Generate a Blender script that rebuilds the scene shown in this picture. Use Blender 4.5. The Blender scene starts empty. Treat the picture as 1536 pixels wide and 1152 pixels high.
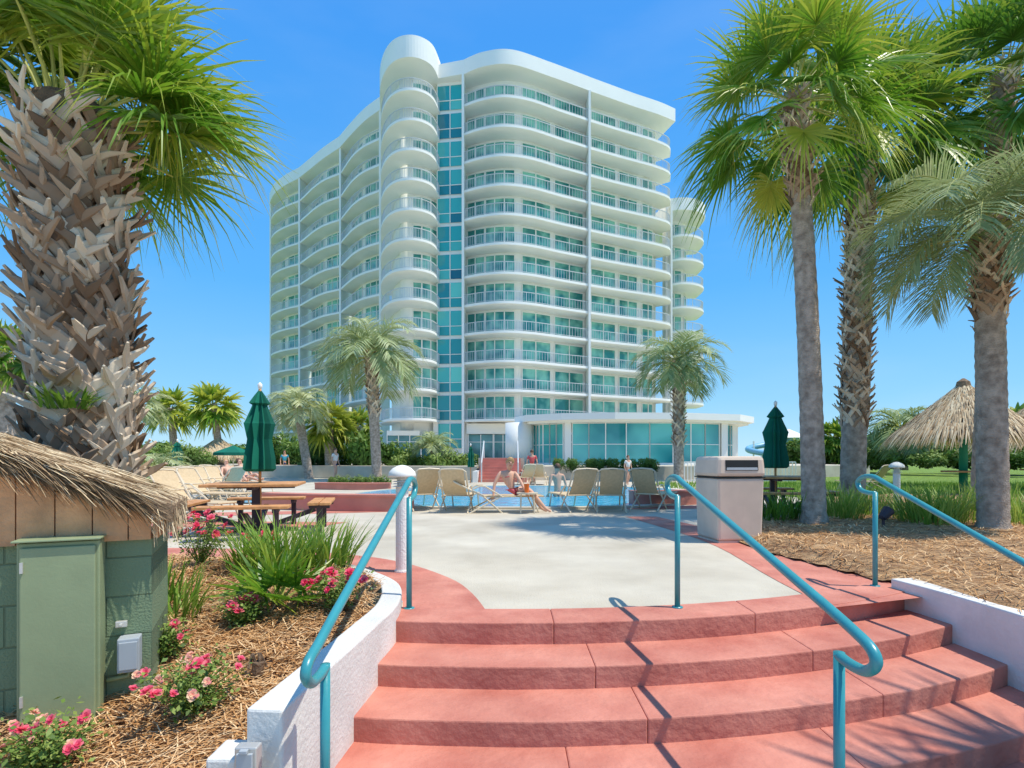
import bpy, bmesh, math, random
from mathutils import Vector, Matrix, noise
V=Vector; PI=math.pi; R=math.radians
rnd=random.Random(7)
scn=bpy.context.scene; C=scn.collection
F=850.0; HZ=690.0; EYE=1.1
def P(px,py,Y): return V(((px-768)*Y/F, Y, EYE+(HZ-py)*Y/F))
def PX(px,Y): return (px-768)*Y/F

# ---------------------------------------------------------------- materials
def newmat(name):
    m=bpy.data.materials.new(name); m.use_nodes=True
    nt=m.node_tree; b=nt.nodes['Principled BSDF']; return m,nt,b
def setspec(b,v):
    b.inputs['Specular IOR Level'].default_value=v
def mat(name,col,rough=.7,var=.15,scale=4,bump=0,bscale=40,metal=0,spec=.4,col2=None,detail=5,dist=.02,stain=0):
    m,nt,b=newmat(name); b.inputs['Roughness'].default_value=rough; b.inputs['Metallic'].default_value=metal; setspec(b,spec)
    tc=nt.nodes.new('ShaderNodeTexCoord'); n=nt.nodes.new('ShaderNodeTexNoise'); n.inputs['Scale'].default_value=scale; n.inputs['Detail'].default_value=detail
    nt.links.new(tc.outputs['Object'],n.inputs['Vector'])
    r=nt.nodes.new('ShaderNodeValToRGB'); r.color_ramp.elements[0].position=.3; r.color_ramp.elements[1].position=.7
    c2=col2 or tuple(min(1,c*(1+var)) for c in col)
    r.color_ramp.elements[0].color=(*[c*(1-var) for c in col],1); r.color_ramp.elements[1].color=(*c2,1)
    nt.links.new(n.outputs['Fac'],r.inputs['Fac']); out=r.outputs['Color']
    if stain:
        n3=nt.nodes.new('ShaderNodeTexNoise'); n3.inputs['Scale'].default_value=scale*.35; n3.inputs['Detail'].default_value=8; n3.inputs['Roughness'].default_value=.7; nt.links.new(tc.outputs['Object'],n3.inputs['Vector'])
        r3=nt.nodes.new('ShaderNodeValToRGB'); r3.color_ramp.elements[0].position=.42; r3.color_ramp.elements[1].position=.62; r3.color_ramp.elements[0].color=(1-stain,1-stain,1-stain,1); r3.color_ramp.elements[1].color=(1,1,1,1)
        nt.links.new(n3.outputs['Fac'],r3.inputs['Fac']); mm=nt.nodes.new('ShaderNodeMix'); mm.data_type='RGBA'; mm.blend_type='MULTIPLY'; mm.inputs[0].default_value=1
        nt.links.new(out,mm.inputs[6]); nt.links.new(r3.outputs[0],mm.inputs[7]); out=mm.outputs[2]
    nt.links.new(out,b.inputs['Base Color'])
    if bump:
        n2=nt.nodes.new('ShaderNodeTexNoise'); n2.inputs['Scale'].default_value=bscale; n2.inputs['Detail'].default_value=6
        nt.links.new(tc.outputs['Object'],n2.inputs['Vector'])
        bp=nt.nodes.new('ShaderNodeBump'); bp.inputs['Strength'].default_value=bump; bp.inputs['Distance'].default_value=dist
        nt.links.new(n2.outputs['Fac'],bp.inputs['Height']); nt.links.new(bp.outputs['Normal'],b.inputs['Normal'])
    return m
def tintmat(name,dark,mid,light,rough=.5,trans=.3,spec=.35):
    m,nt,b=newmat(name); b.inputs['Roughness'].default_value=rough; setspec(b,spec)
    a=nt.nodes.new('ShaderNodeAttribute'); a.attribute_name='tint'
    r=nt.nodes.new('ShaderNodeValToRGB'); e=r.color_ramp.elements
    e[0].color=(*dark,1); e[1].color=(*light,1); q=e.new(.5); q.color=(*mid,1)
    nt.links.new(a.outputs['Fac'],r.inputs['Fac']); nt.links.new(r.outputs['Color'],b.inputs['Base Color'])
    if trans:
        t=nt.nodes.new('ShaderNodeBsdfTranslucent'); nt.links.new(r.outputs['Color'],t.inputs['Color'])
        mx=nt.nodes.new('ShaderNodeMixShader'); mx.inputs[0].default_value=trans
        nt.links.new(b.outputs[0],mx.inputs[1]); nt.links.new(t.outputs[0],mx.inputs[2])
        nt.links.new(mx.outputs[0],nt.nodes['Material Output'].inputs[0])
    return m
M={}
M['cream']=mat('cream_concrete',(.62,.54,.41),.8,.14,.9,.35,60,col2=(.71,.64,.51),detail=11,stain=.14)
M['red']=mat('red_stamped_concrete',(.60,.185,.13),.75,.12,2.6,.7,20,col2=(.73,.30,.215),detail=10,dist=.016,stain=.13)
M['white']=mat('white_stucco',(.86,.83,.77),.85,.05,1.2,.5,50,detail=8)
M['wallstep']=mat('white_painted_stone',(.78,.755,.70),.85,.08,3,.7,45,detail=8,dist=.008,stain=.14)
M['bwhite']=mat('building_white',(.93,.90,.83),.8,.03,.3)
M['rail']=mat('balcony_rail',(.62,.64,.63),.5,.03,.3)
M['teal']=mat('teal_paint',(.045,.30,.33),.32,.08,8,.05,60,spec=.6)
M['beige']=mat('beige_plastic',(.70,.56,.44),.6,.05,5,.15,200,stain=.06)
M['dark']=mat('dark_opening',(.02,.02,.02),.6,.1)
M['darkmetal']=mat('dark_frame',(.05,.035,.045),.5,.2)
M['wood']=mat('orange_wood',(.60,.29,.11),.6,.25,7,.3,30)
M['board']=mat('cedar_board',(.66,.34,.16),.7,.28,6,.4,40)
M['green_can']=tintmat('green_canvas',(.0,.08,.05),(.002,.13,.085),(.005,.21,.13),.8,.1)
M['sling']=mat('beige_sling',(.66,.49,.29),.7,.08,20,.2,200)
M['frame']=mat('cream_frame',(.72,.60,.43),.4,.05)
M['boxgreen']=mat('green_box',(.30,.36,.20),.55,.06,3,.05,80,stain=.12)
M['boxgrey']=mat('grey_box',(.40,.43,.45),.5,.06)
M['steel']=mat('weathered_steel',(.58,.56,.52),.45,.15,12,metal=.4)
M['boot']=tintmat('palm_boots',(.20,.125,.075),(.48,.35,.24),(.80,.67,.50),.9,0,.1)
M['trunk']=mat('palm_trunk',(.38,.295,.225),.95,.3,9,.9,45,col2=(.60,.49,.39),detail=9,dist=.03)
M['trunkdark']=mat('palm_trunk_dark',(.20,.13,.08),.95,.35,12,1,45)
M['fan']=tintmat('fan_leaf',(.04,.11,.012),(.12,.27,.025),(.46,.48,.06),.4,.4,.5)
M['fan2']=tintmat('fan_leaf_fresh',(.04,.13,.01),(.15,.32,.02),(.54,.55,.07),.38,.4,.5)
M['silver']=tintmat('silver_leaf',(.12,.19,.065),(.30,.39,.16),(.56,.60,.33),.5,.3,.4)
M['petiole']=mat('petiole',(.44,.46,.11),.5,.2)
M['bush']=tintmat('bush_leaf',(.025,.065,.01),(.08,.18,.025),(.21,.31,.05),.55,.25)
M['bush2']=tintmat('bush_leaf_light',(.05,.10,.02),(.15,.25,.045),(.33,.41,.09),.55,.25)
M['grass']=tintmat('grass_blade',(.06,.15,.012),(.18,.35,.035),(.42,.52,.11),.5,.35)
M['straw']=tintmat('pine_straw_needle',(.32,.14,.045),(.68,.38,.16),(.92,.68,.40),.8,.1,.1)
M['mulch']=mat('pine_straw_ground',(.46,.22,.10),.95,.4,9,1,70,col2=(.70,.44,.22),detail=10,dist=.04)
M['thatch']=tintmat('thatch_straw',(.22,.14,.08),(.60,.44,.27),(.90,.75,.50),.9,.1,.1)
M['thatchbase']=mat('thatch_under',(.26,.17,.10),.95,.3,12,.8,60)
M['lawn']=mat('lawn_grass',(.16,.28,.035),.95,.3,3,1,60,col2=(.28,.40,.06),detail=10,dist=.05)
M['rose']=tintmat('rose_petal',(.80,.03,.10),(.88,.15,.25),(.92,.62,.40),.5,.3)
M['skin']=mat('skin',(.70,.39,.26),.5,.06,12)
M['hair']=mat('hair',(.12,.06,.03),.6,.2,40)
M['hairblond']=mat('hair_light',(.44,.27,.12),.6,.2,40)
M['bikini']=mat('cloth_coral',(.65,.10,.10),.6,.1)
M['navy']=mat('cloth_navy',(.02,.04,.14),.7,.1)
M['cyan']=mat('cloth_cyan',(.05,.35,.50),.7,.1)
M['clothwhite']=mat('cloth_white',(.78,.75,.70),.7,.05)
M['orange']=mat('orange_cup',(.80,.16,.02),.4,.05)
M['poolwall']=mat('pool_red_wall',(.58,.22,.16),.7,.12,2,.4,20)
M['slideblue']=mat('slide_blue',(.20,.45,.65),.35,.05)
M['polegreen']=mat('green_pole',(.01,.26,.14),.5,.05)
def glassmat(name,c1,c2,rough=.08,scale=.35,lo=.38,hi=.62):
    m,nt,b=newmat(name); b.inputs['Roughness'].default_value=rough; setspec(b,.8)
    tc=nt.nodes.new('ShaderNodeTexCoord'); oi=nt.nodes.new('ShaderNodeObjectInfo')
    ad=nt.nodes.new('ShaderNodeVectorMath'); ad.operation='ADD'
    mu=nt.nodes.new('ShaderNodeVectorMath'); mu.operation='SCALE'; mu.inputs['Scale'].default_value=37
    cb=nt.nodes.new('ShaderNodeCombineXYZ')
    nt.links.new(oi.outputs['Random'],cb.inputs[2]); nt.links.new(oi.outputs['Random'],cb.inputs[0]); nt.links.new(cb.outputs[0],mu.inputs[0])
    nt.links.new(tc.outputs['Object'],ad.inputs[0]); nt.links.new(mu.outputs[0],ad.inputs[1])
    n=nt.nodes.new('ShaderNodeTexNoise'); n.inputs['Scale'].default_value=scale; n.inputs['Detail'].default_value=2
    nt.links.new(ad.outputs[0],n.inputs['Vector'])
    r=nt.nodes.new('ShaderNodeValToRGB'); r.color_ramp.elements[0].position=lo; r.color_ramp.elements[1].position=hi
    r.color_ramp.elements[0].color=(*c1,1); r.color_ramp.elements[1].color=(*c2,1)
    nt.links.new(n.outputs['Fac'],r.inputs['Fac']); nt.links.new(r.outputs[0],b.inputs['Base Color'])
    return m
M['glass']=glassmat('teal_glass',(.02,.24,.22),(.26,.64,.50),.08,.6)
M['glasslobby']=glassmat('lobby_glass',(.02,.26,.29),(.12,.56,.52),.05,.3)
M['glassdark']=glassmat('dark_glass',(.03,.11,.13),(.12,.30,.30),.05,.4)
M['striglass']=tintmat('strip_glass',(.01,.09,.16),(.03,.40,.40),(.18,.70,.58),.06,0,.8)
def watermat():
    m,nt,b=newmat('pool_water'); b.inputs['Roughness'].default_value=.08; setspec(b,.3)
    tc=nt.nodes.new('ShaderNodeTexCoord'); n=nt.nodes.new('ShaderNodeTexNoise'); n.inputs['Scale'].default_value=2.5; n.inputs['Detail'].default_value=3
    nt.links.new(tc.outputs['Object'],n.inputs['Vector'])
    bp=nt.nodes.new('ShaderNodeBump'); bp.inputs['Strength'].default_value=.4; bp.inputs['Distance'].default_value=.08
    nt.links.new(n.outputs['Fac'],bp.inputs['Height']); nt.links.new(bp.outputs['Normal'],b.inputs['Normal'])
    r=nt.nodes.new('ShaderNodeValToRGB'); r.color_ramp.elements[0].color=(.02,.36,.72,1); r.color_ramp.elements[1].color=(.14,.68,.90,1)
    nt.links.new(n.outputs['Fac'],r.inputs['Fac']); nt.links.new(r.outputs[0],b.inputs['Base Color'])
    return m
M['water']=watermat()
def blockmat():
    m,nt,b=newmat('green_block_wall'); b.inputs['Roughness'].default_value=.85
    tc=nt.nodes.new('ShaderNodeTexCoord'); mp=nt.nodes.new('ShaderNodeMapping'); mp.inputs['Rotation'].default_value=(R(90),0,0)
    nt.links.new(tc.outputs['Object'],mp.inputs[0])
    br=nt.nodes.new('ShaderNodeTexBrick'); br.inputs['Scale'].default_value=1; br.inputs['Brick Width'].default_value=.4; br.inputs['Row Height'].default_value=.2
    br.inputs['Mortar Size'].default_value=.005; br.inputs['Mortar Smooth'].default_value=.5
    br.inputs['Color1'].default_value=(.18,.25,.145,1); br.inputs['Color2'].default_value=(.20,.27,.155,1); br.inputs['Mortar'].default_value=(.13,.18,.10,1)
    nt.links.new(mp.outputs[0],br.inputs['Vector']); nt.links.new(br.outputs['Color'],b.inputs['Base Color'])
    n=nt.nodes.new('ShaderNodeTexNoise'); n.inputs['Scale'].default_value=90; n.inputs['Detail'].default_value=6; nt.links.new(tc.outputs['Object'],n.inputs[0])
    mx=nt.nodes.new('ShaderNodeMath'); mx.operation='SUBTRACT'; nt.links.new(n.outputs['Fac'],mx.inputs[0]); nt.links.new(br.outputs['Fac'],mx.inputs[1])
    bp=nt.nodes.new('ShaderNodeBump'); bp.inputs['Strength'].default_value=.7; bp.inputs['Distance'].default_value=.008
    nt.links.new(mx.outputs[0],bp.inputs['Height']); nt.links.new(bp.outputs['Normal'],b.inputs['Normal'])
    return m
M['block']=blockmat()

# ---------------------------------------------------------------- mesh builder
class MB:
    def __init__(s): s.v=[]; s.f=[]; s.t=[]
    def add(s,vs,fs,t=.5):
        o=len(s.v); s.v+= [tuple(v) for v in vs]; s.f+=[tuple(i+o for i in f) for f in fs]; s.t+=[t]*len(fs)
    def quad(s,*vs,t=.5): s.add(vs,[tuple(range(len(vs)))],t)
    def box(s,c,sz,rz=0,t=.5,tilt=None):
        x,y,z=[a/2 for a in sz]; m=Matrix.Translation(V(c))@Matrix.Rotation(rz,4,'Z')
        if tilt: m=m@Matrix.Rotation(tilt[1],4,tilt[0])
        vs=[m@V((i*x,j*y,k*z)) for k in(-1,1) for j in(-1,1) for i in(-1,1)]
        s.add(vs,[(0,2,3,1),(4,5,7,6),(0,1,5,4),(1,3,7,5),(3,2,6,7),(2,0,4,6)],t)
    def tube(s,pts,rad,n=8,cap=True,t=.5,ring=None):
        pts=[V(p) for p in pts]; k=len(pts)
        if not isinstance(rad,(list,tuple)): rad=[rad]*k
        vs=[]; prev=None
        for i,p in enumerate(pts):
            d=(pts[min(i+1,k-1)]-pts[max(i-1,0)]).normalized()
            if prev is None:
                a=V((1,0,0)) if abs(d.x)<.8 else V((0,1,0)); u=(a-d*a.dot(d)).normalized()
            else: u=(prev-d*prev.dot(d)).normalized()
            prev=u; w=d.cross(u)
            for j in range(n):
                th=2*PI*j/n; q=rad[i]*(ring(i,j) if ring else 1)
                vs.append(p+u*math.cos(th)*q+w*math.sin(th)*q)
        fs=[(i*n+j,i*n+(j+1)%n,(i+1)*n+(j+1)%n,(i+1)*n+j) for i in range(k-1) for j in range(n)]
        if cap: fs+=[tuple(range(n-1,-1,-1)),tuple((k-1)*n+j for j in range(n))]
        s.add(vs,fs,t)
    def prism(s,poly,z0,z1,t=.5):
        n=len(poly); vs=[(p[0],p[1],z0) for p in poly]+[(p[0],p[1],z1) for p in poly]
        fs=[tuple(range(n-1,-1,-1)),tuple(range(n,2*n))]+[(i,(i+1)%n,n+(i+1)%n,n+i) for i in range(n)]
        s.add(vs,fs,t)
    def strip(s,a,b,z0,z1,t=.5):
        n=len(a); vs=[]
        for z in(z0,z1):
            vs+=[(p[0],p[1],z) for p in a]+[(p[0],p[1],z) for p in b]
        fs=[]
        for i in range(n-1):
            fs+=[(i+1,i,n+i,n+i+1),(2*n+i,2*n+i+1,3*n+i+1,3*n+i),(i,i+1,2*n+i+1,2*n+i),(n+i+1,n+i,3*n+i,3*n+i+1)]
        fs+=[(0,2*n,3*n,n),(n-1,2*n-1,4*n-1,3*n-1)]
        s.add(vs,fs,t)
    def build(s,name,m,parent=None,smooth=False,bevel=0,root=None):
        me=bpy.data.meshes.new(name); me.from_pydata(s.v,[],s.f); me.update()
        at=me.attributes.new('tint','FLOAT','FACE'); at.data.foreach_set('value',s.t)
        me.materials.append(m if not isinstance(m,str) else M[m])
        if smooth: me.polygons.foreach_set('use_smooth',[True]*len(me.polygons))
        o=bpy.data.objects.new(name,me); C.objects.link(o)
        if parent:
            o.parent=parent
            if parent.type=='EMPTY' and parent.get('_w'): o.matrix_parent_inverse=Matrix.Translation(-parent.location)
        if bevel:
            b=o.modifiers.new('bevel','BEVEL'); b.width=bevel; b.segments=2; b.limit_method='ANGLE'
        return o
def tag(o,label,cat,group=None,kind=None):
    if label: o['label']=label
    if cat: o['category']=cat
    if group: o['group']=group
    if kind: o['kind']=kind
    return o
def thing(name,label,cat,loc=(0,0,0),rz=0,group=None,world=False):
    o=bpy.data.objects.new(name,None); C.objects.link(o); o.location=loc; o.rotation_euler=(0,0,rz); o.empty_display_size=.2
    if world: o['_w']=1
    return tag(o,label,cat,group)
def dup(root,loc,rz=None,label=None,group=None,scale=None):
    kids={}
    for ob in C.objects:
        if ob.parent: kids.setdefault(ob.parent,[]).append(ob)
    def rec(o,par):
        c=o.copy(); C.objects.link(c)
        if par: c.parent=par
        for k in kids.get(o,[]): rec(k,c)
        return c
    r=rec(root,None); r.location=loc
    if rz is not None: r.rotation_euler=(0,0,rz)
    if label: r['label']=label
    if group: r['group']=group
    if scale: r.scale=scale
    return r
def struct(mb,name,m,**k):
    o=mb.build(name,m,**k); o['kind']='structure'; return o
def cat(pts,n,lin=False):
    pts=[V((p[0],p[1],p[2] if len(p)>2 else 0)) for p in pts]; k=len(pts)-1; out=[]
    for i in range(n+1):
        u=i/n*k; j=min(int(u),k-1); t=u-j
        p0=pts[max(j-1,0)];p1=pts[j];p2=pts[j+1];p3=pts[min(j+2,k)]
        out.append(p1.lerp(p2,t) if lin else .5*((2*p1)+(p2-p0)*t+(2*p0-5*p1+4*p2-p3)*t*t+(3*p1-p0-3*p2+p3)*t**3))
    return out
def inside(x,y,poly):
    c=False; n=len(poly)
    for i in range(n):
        x1,y1=poly[i]; x2,y2=poly[(i+1)%n]
        if (y1>y)!=(y2>y) and x<(x2-x1)*(y-y1)/(y2-y1)+x1: c=not c
    return c
def edgedist(x,y,poly,k0,k1):
    d=9
    for i in range(k0,k1):
        ax,ay=poly[i]; bx,by=poly[i+1]; vx,vy=bx-ax,by-ay; u=max(0,min(1,((x-ax)*vx+(y-ay)*vy)/(vx*vx+vy*vy))); d=min(d,math.hypot(x-ax-u*vx,y-ay-u*vy))
    return d

# ---------------------------------------------------------------- ground
CX,CY,R0=0.0,10.09,6.3
TR,RS=.41,.135
def arcy(x,k): rr=R0+TR*k; return CY-math.sqrt(rr*rr-(x-CX)**2)
g=MB(); g.quad((-3000,12,-.03),(3000,12,-.03),(3000,4000,-.03),(-3000,4000,-.03)); 
g.quad((-3000,6,-.032),(-1.5,6,-.032),(-1.5,12,-.032),(-3000,12,-.032)); g.quad((3.5,3.0,-.032),(3000,3.0,-.032),(3000,12,-.032),(3.5,12,-.032))
struct(g,'ground','lawn')
g=MB(); g.quad((-60,-60,-5*RS),(60,-60,-5*RS),(60,5,-5*RS),(-60,5,-5*RS)); struct(g,'lower_path','cream')
g=MB(); arc=[(x/20*4.15-.85, arcy(x/20*4.15-.85,0)+.2) for x in range(21)]
g.quad(*[(x,y,0) for x,y in arc]+[(3.7,5.2,0),(16,9,0),(30,30,0),(30,44,0),(-30,44,0),(-30,7,0),(-6,6.2,0),(-.85,4.5,0)])
struct(g,'pool_deck','cream')
g=MB()
inn=cat([(-.17,4.05),(-.34,4.7),(-.6,5.3),(-1.2,6.1),(-1.95,6.6),(-3,6.95),(-4.6,7.1)],24)
out=cat([(-.8,3.95),(-.85,4.4),(-1.1,4.85),(-1.6,5.4),(-2.3,5.9),(-3,6.2),(-4.8,6.5)],24)
for i in range(24): g.quad(*[(p.x,p.y,.004) for p in (out[i],inn[i],inn[i+1],out[i+1])])
inn=cat([(2.36,4.2),(2.42,5.3),(2.6,7.2),(2.5,8.8),(2.2,11)],14); out=cat([(3.5,4.6),(3.5,5.7),(3.3,6.7),(3.3,8.2),(2.8,11)],14)
for i in range(14): g.quad(*[(p.x,p.y,.004) for p in (inn[i],out[i],out[i+1],inn[i+1])])
g.quad((-12,9.6,.004),(-3.2,9.2,.004),(-2.9,10.0,.004),(-12,10.6,.004))
g.quad((-6.5,10.9,.004),(-2.6,12.0,.004),(-2.9,12.5,.004),(-7,11.7,.004))
g.quad((2.6,12.6,.004),(9,13.4,.004),(9,14.2,.004),(2.6,13.4,.004))
struct(g,'red_path','red')
LB=[(-.98,-1),(-.98,3.9),(-1.05,4.5),(-1.3,4.95),(-1.75,5.45),(-2.4,5.85),(-3.2,6.15),(-4.8,6.4),(-12,6.9),(-12,-1)]
RB=[(3.36,-1),(3.36,4.8),(3.2,5.7),(3.0,6.7),(3.05,8.2),(3.6,9.4),(5.5,10.2),(6,12),(9,16),(26,16),(26,-1)]
def hl(x,y): return .05+min(0,(y-4.2)*.16)+(.05*noise.noise(V((x*1.3,y*1.3,0)))+.02*noise.noise(V((x*5,y*5,3))))-max(0,(2-y))*.15+.05-(.12*max(0,1-edgedist(x,y,LB,4,8)/.3) if y>5 else 0)
def hr(x,y):
    z=.12+.06*noise.noise(V((x*1.1,y*1.1,7)))+.015*noise.noise(V((x*6,y*6,1)))+min(0,(y-4)*.05)
    k=max(0,1-(x-3.3)/.35) if y<5.2 else 0
    z=z*(1-k)+.06*k
    if y>4.7 and x<10:
        e=min(1,edgedist(x,y,RB,1,8)/.35); e=1-(1-math.sin(e*PI/2))*min(1,(y-4.7)/.5); z=.012+(z-.012)*e
    return z
def bed(poly,h,name,x0,x1,y0,y1,s):
    mb=MB(); nx=int((x1-x0)/s); ny=int((y1-y0)/s); idx={}
    def vid(i,j):
        if (i,j) not in idx:
            x=x0+i*s; y=y0+j*s; idx[(i,j)]=len(mb.v); mb.v.append((x,y,h(x,y)))
        return idx[(i,j)]
    for i in range(nx):
        for j in range(ny):
            if inside(x0+(i+.5)*s,y0+(j+.5)*s,poly):
                mb.f.append((vid(i,j),vid(i+1,j),vid(i+1,j+1),vid(i,j+1))); mb.t.append(.5)
    struct(mb,name,'mulch',smooth=True)
bed(LB,hl,'left_bed',-12,-.9,-1,7,.06)
bed(RB,hr,'right_bed',3,14,-1,16,.07)
def needles(poly,h,n,x0,x1,y0,y1,seed,name):
    r=random.Random(seed); mb=MB(); c=0
    while c<n:
        x=r.uniform(x0,x1); y=y0+(y1-y0)*r.random()**1.5
        if not inside(x,y,poly): continue
        c+=1; a=r.uniform(0,PI*2); l=r.uniform(.07,.17); w=.0016*(1+y*.25); z=h(x,y)+r.uniform(.004,.03)
        dx,dy=math.cos(a)*l/2,math.sin(a)*l/2; wx,wy=-math.sin(a)*w,math.cos(a)*w; dz=r.uniform(-.02,.02)
        mb.quad((x-dx-wx,y-dy-wy,z-dz),(x-dx+wx,y-dy+wy,z-dz),(x+dx+wx,y+dy+wy,z+dz),(x+dx-wx,y+dy-wy,z+dz),t=r.random())
    o=mb.build(name,'straw'); o['kind']='stuff'; tag(o,'brown pine straw covering the planting bed '+('left' if x1<0 else 'right')+' of the red steps','pine straw')
needles(LB,hl,30000,-4.2,-.95,1.6,6.4,1,'pine_straw'); needles(RB,hr,28000,3.0,12,2.6,12,2,'pine_straw')
g=MB(); g.quad((9,15.5,.02),(60,15.5,.02),(60,46,.02),(15,46,.02),(7,20,.02)); struct(g,'lawn','lawn')
r=random.Random(4); mb=MB()
for i in range(16000):
    x=r.uniform(6,30); y=r.uniform(12.5,26)
    if x<6+(22-y)*.2: continue
    h=r.uniform(.04,.11); a=r.uniform(0,PI); w=.02
    mb.quad((x-w*math.cos(a),y-w*math.sin(a),0.02),(x+w*math.cos(a),y+w*math.sin(a),.02),(x+r.uniform(-.03,.03),y+r.uniform(-.03,.03),.1+h),t=r.uniform(.3,1))
o=mb.build('lawn_grass','grass'); tag(o,'short green lawn grass in front of the thatched shelters','grass',kind='stuff')

st=thing('staircase','wide curved red concrete steps going up to the pool deck','steps',(1.2,3.5,-.6),world=True)
xs=[-.88,.5,1.95,3.38]
for k in range(0,6):
    mb=MB(); xk=[x+(.22*((k*7)%3-1) if 0<i<3 else 0) for i,x in enumerate(xs)]
    for a,b in zip(xk[:-1],xk[1:]):
        n=14; fr=[(a+.0006+(b-a-.0012)*i/n,0) for i in range(n+1)]
        f1=[(x,arcy(x,k)+.008*noise.noise(V((x*4,k*3.3,0)))) for x,_ in fr]; b1=[(x,arcy(x,k)+(.36 if k==0 else .46)) for x,_ in fr]
        mb.strip(f1,b1,-6*RS,(.012 if k==0 else -k*RS))
    mb.build('step','red',st,bevel=.009)

def ribbon(cl,th):
    a=[];b=[]
    for i,p in enumerate(cl):
        d=(cl[min(i+1,len(cl)-1)]-cl[max(i-1,0)]).normalized(); n=V((-d.y,d.x,0)); a.append(p+n*th/2); b.append(p-n*th/2)
    return a,b
cl=cat([(-.985,2.25),(-.94,2.8),(-.89,3.4),(-.865,3.95),(-.97,4.5),(-1.24,4.95),(-1.64,5.4),(-2.1,5.75)],40)
a,b=ribbon(cl,.15); mb=MB(); mb.strip(b,a,-.75,.11)
t=thing('low_wall','curved white painted low wall left of the red steps','wall',(-.9,3.4,-.6),world=True)
mb.build('wall_body','wallstep',t,bevel=.012)
mb=MB(); mb.box((-1.10,2.22,-.38),(.12,.16,.70)); mb.build('wall_foot','wallstep',t,bevel=.012)
mb=MB(); 
cl=cat([(3.42,1.0),(3.42,2.5),(3.42,3.6),(3.40,4.3),(3.33,4.85)],20); a,b=ribbon(cl,.2); mb.strip(b,a,-.75,.09)
tag(mb.build('low_wall','wallstep',bevel=.012),'straight white low wall right of the red steps holding the straw bed','wall')
t=thing('outlet_box','small grey weathered outlet box on the end of the white wall','outlet box',(-1.0,2.2,-.1),world=True)
mb=MB(); mb.box((-1.0,2.15,-.04),(.085,.05,.12)); mb.build('housing','steel',t,bevel=.006)
mb=MB(); mb.box((-1.0,2.118,-.035),(.06,.014,.075)); mb.box((-1.0,2.112,.012),(.03,.02,.015)); mb.build('cover','boxgrey',t,bevel=.003)
mb=MB(); mb.tube([(-1.02,2.15,-.1),(-1.02,2.15,-.5)],.012); mb.build('conduit','steel',t,smooth=True)

def rail(label,xl,yl,zl,xu,yu,zu,bl,bu,cut=False):
    t=thing('handrail',label,'handrail',(xu,yu,bu),world=True)
    lo=V((xl,yl,zl)); up=V((xu,yu,zu)); d=(up-lo).normalized(); rr=.021
    dh=V((d.x,d.y,0)).normalized()
    pts=cat([lo+V((0,0,-.15)),lo-dh*.07+V((0,0,-.158)),lo-dh*.16+V((0,0,-.15)),lo-dh*.215+V((0,0,-.105)),lo-dh*.19+V((0,0,-.06)),lo-d*.09+V((0,0,-.004)),lo+d*.1],30)
    pts+=[up-d*.2]
    pts+=cat([up-d*.1,up+dh*.02+V((0,0,.005)),up+dh*.16+V((0,0,.0)),up+dh*.25+V((0,0,-.05)),up+dh*.2+V((0,0,-.12)),up+dh*.08+V((0,0,-.14)),up+V((0,0,-.14))],24)
    mb=MB(); mb.tube(pts,rr,12); mb.build('grab_rail','teal',t,smooth=True)
    mb=MB(); mb.tube([(xl,yl,bl),(xl,yl,zl-.135)],rr*.98,12); mb.build('post','teal',t,smooth=True)
    mb=MB(); mb.tube([(xu,yu,bu),(xu,yu,zu-.13)],rr*.98,12); mb.tube([(xu,yu,bu),(xu,yu,bu+.012)],.04,14); mb.build('post','teal',t,smooth=True)
rail('teal tube handrail along the left white wall',-.765,2.32,.40,-.755,4.16,.95,-4*RS,.005)
rail('teal tube handrail in the middle of the red steps',1.27,2.2,.49,1.22,4.18,.965,-4*RS,.008)
rail('teal tube handrail at the right side of the red steps',3.12,2.7,.22,3.14,4.9,.95,-.4,.005)

# ---------------------------------------------------------------- palms
UP=V((0,0,1))
def fan_leaf(mb,pm,org,az,el,Lp,Lb,ns,droop,tint,r,wd=1):
    d=V((math.cos(el)*math.cos(az),math.cos(el)*math.sin(az),math.sin(el))); s=V((-math.sin(az),math.cos(az),0))
    pts=[org+d*Lp*t-UP*(.18*Lp*t*t) for t in(0,.35,.7,1)]
    if pm: pm.tube(pts,[.020*wd,.015*wd,.011*wd,.008*wd],4,False)
    hub=pts[-1]; e2=el-.15-.22*max(0,math.cos(el)); d2=V((math.cos(e2)*math.cos(az),math.cos(e2)*math.sin(az),math.sin(e2)))
    rot=Matrix.Rotation(r.uniform(-.8,.8),3,d2); s=rot@s; n=d2.cross(s)
    for i in range(ns):
        a=R(-125+250*(i+.5)/ns)+r.uniform(-.03,.03)
        dr=(d2*math.cos(a)+s*math.sin(a)+n*(.22*abs(math.sin(a)))).normalized()
        L=Lb*(.62+.38*math.cos(a*.7))*r.uniform(.82,1.08)
        wv=n.cross(dr).normalized()+n*(.6 if i%2 else -.6); wv.normalize()
        W=Lb*2*PI*.55/ns*.27*wd
        tt=tint+r.uniform(-.15,.15); dd=droop*r.uniform(.3,1.7)
        base=hub+d2*(Lb*.06*math.cos(a))
        prev=None
        for t,w in((0,.3),(.28,1),(.52,.75),(.78,.36),(1,.03)):
            p=base+dr*(L*t)-UP*(dd*Lb*(t**3.2)); q=(p-wv*W*w,p+wv*W*w)
            if prev: mb.quad(prev[0],prev[1],q[1],q[0],t=min(1,max(0,tt+.3*t*t)))
            prev=q
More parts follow.
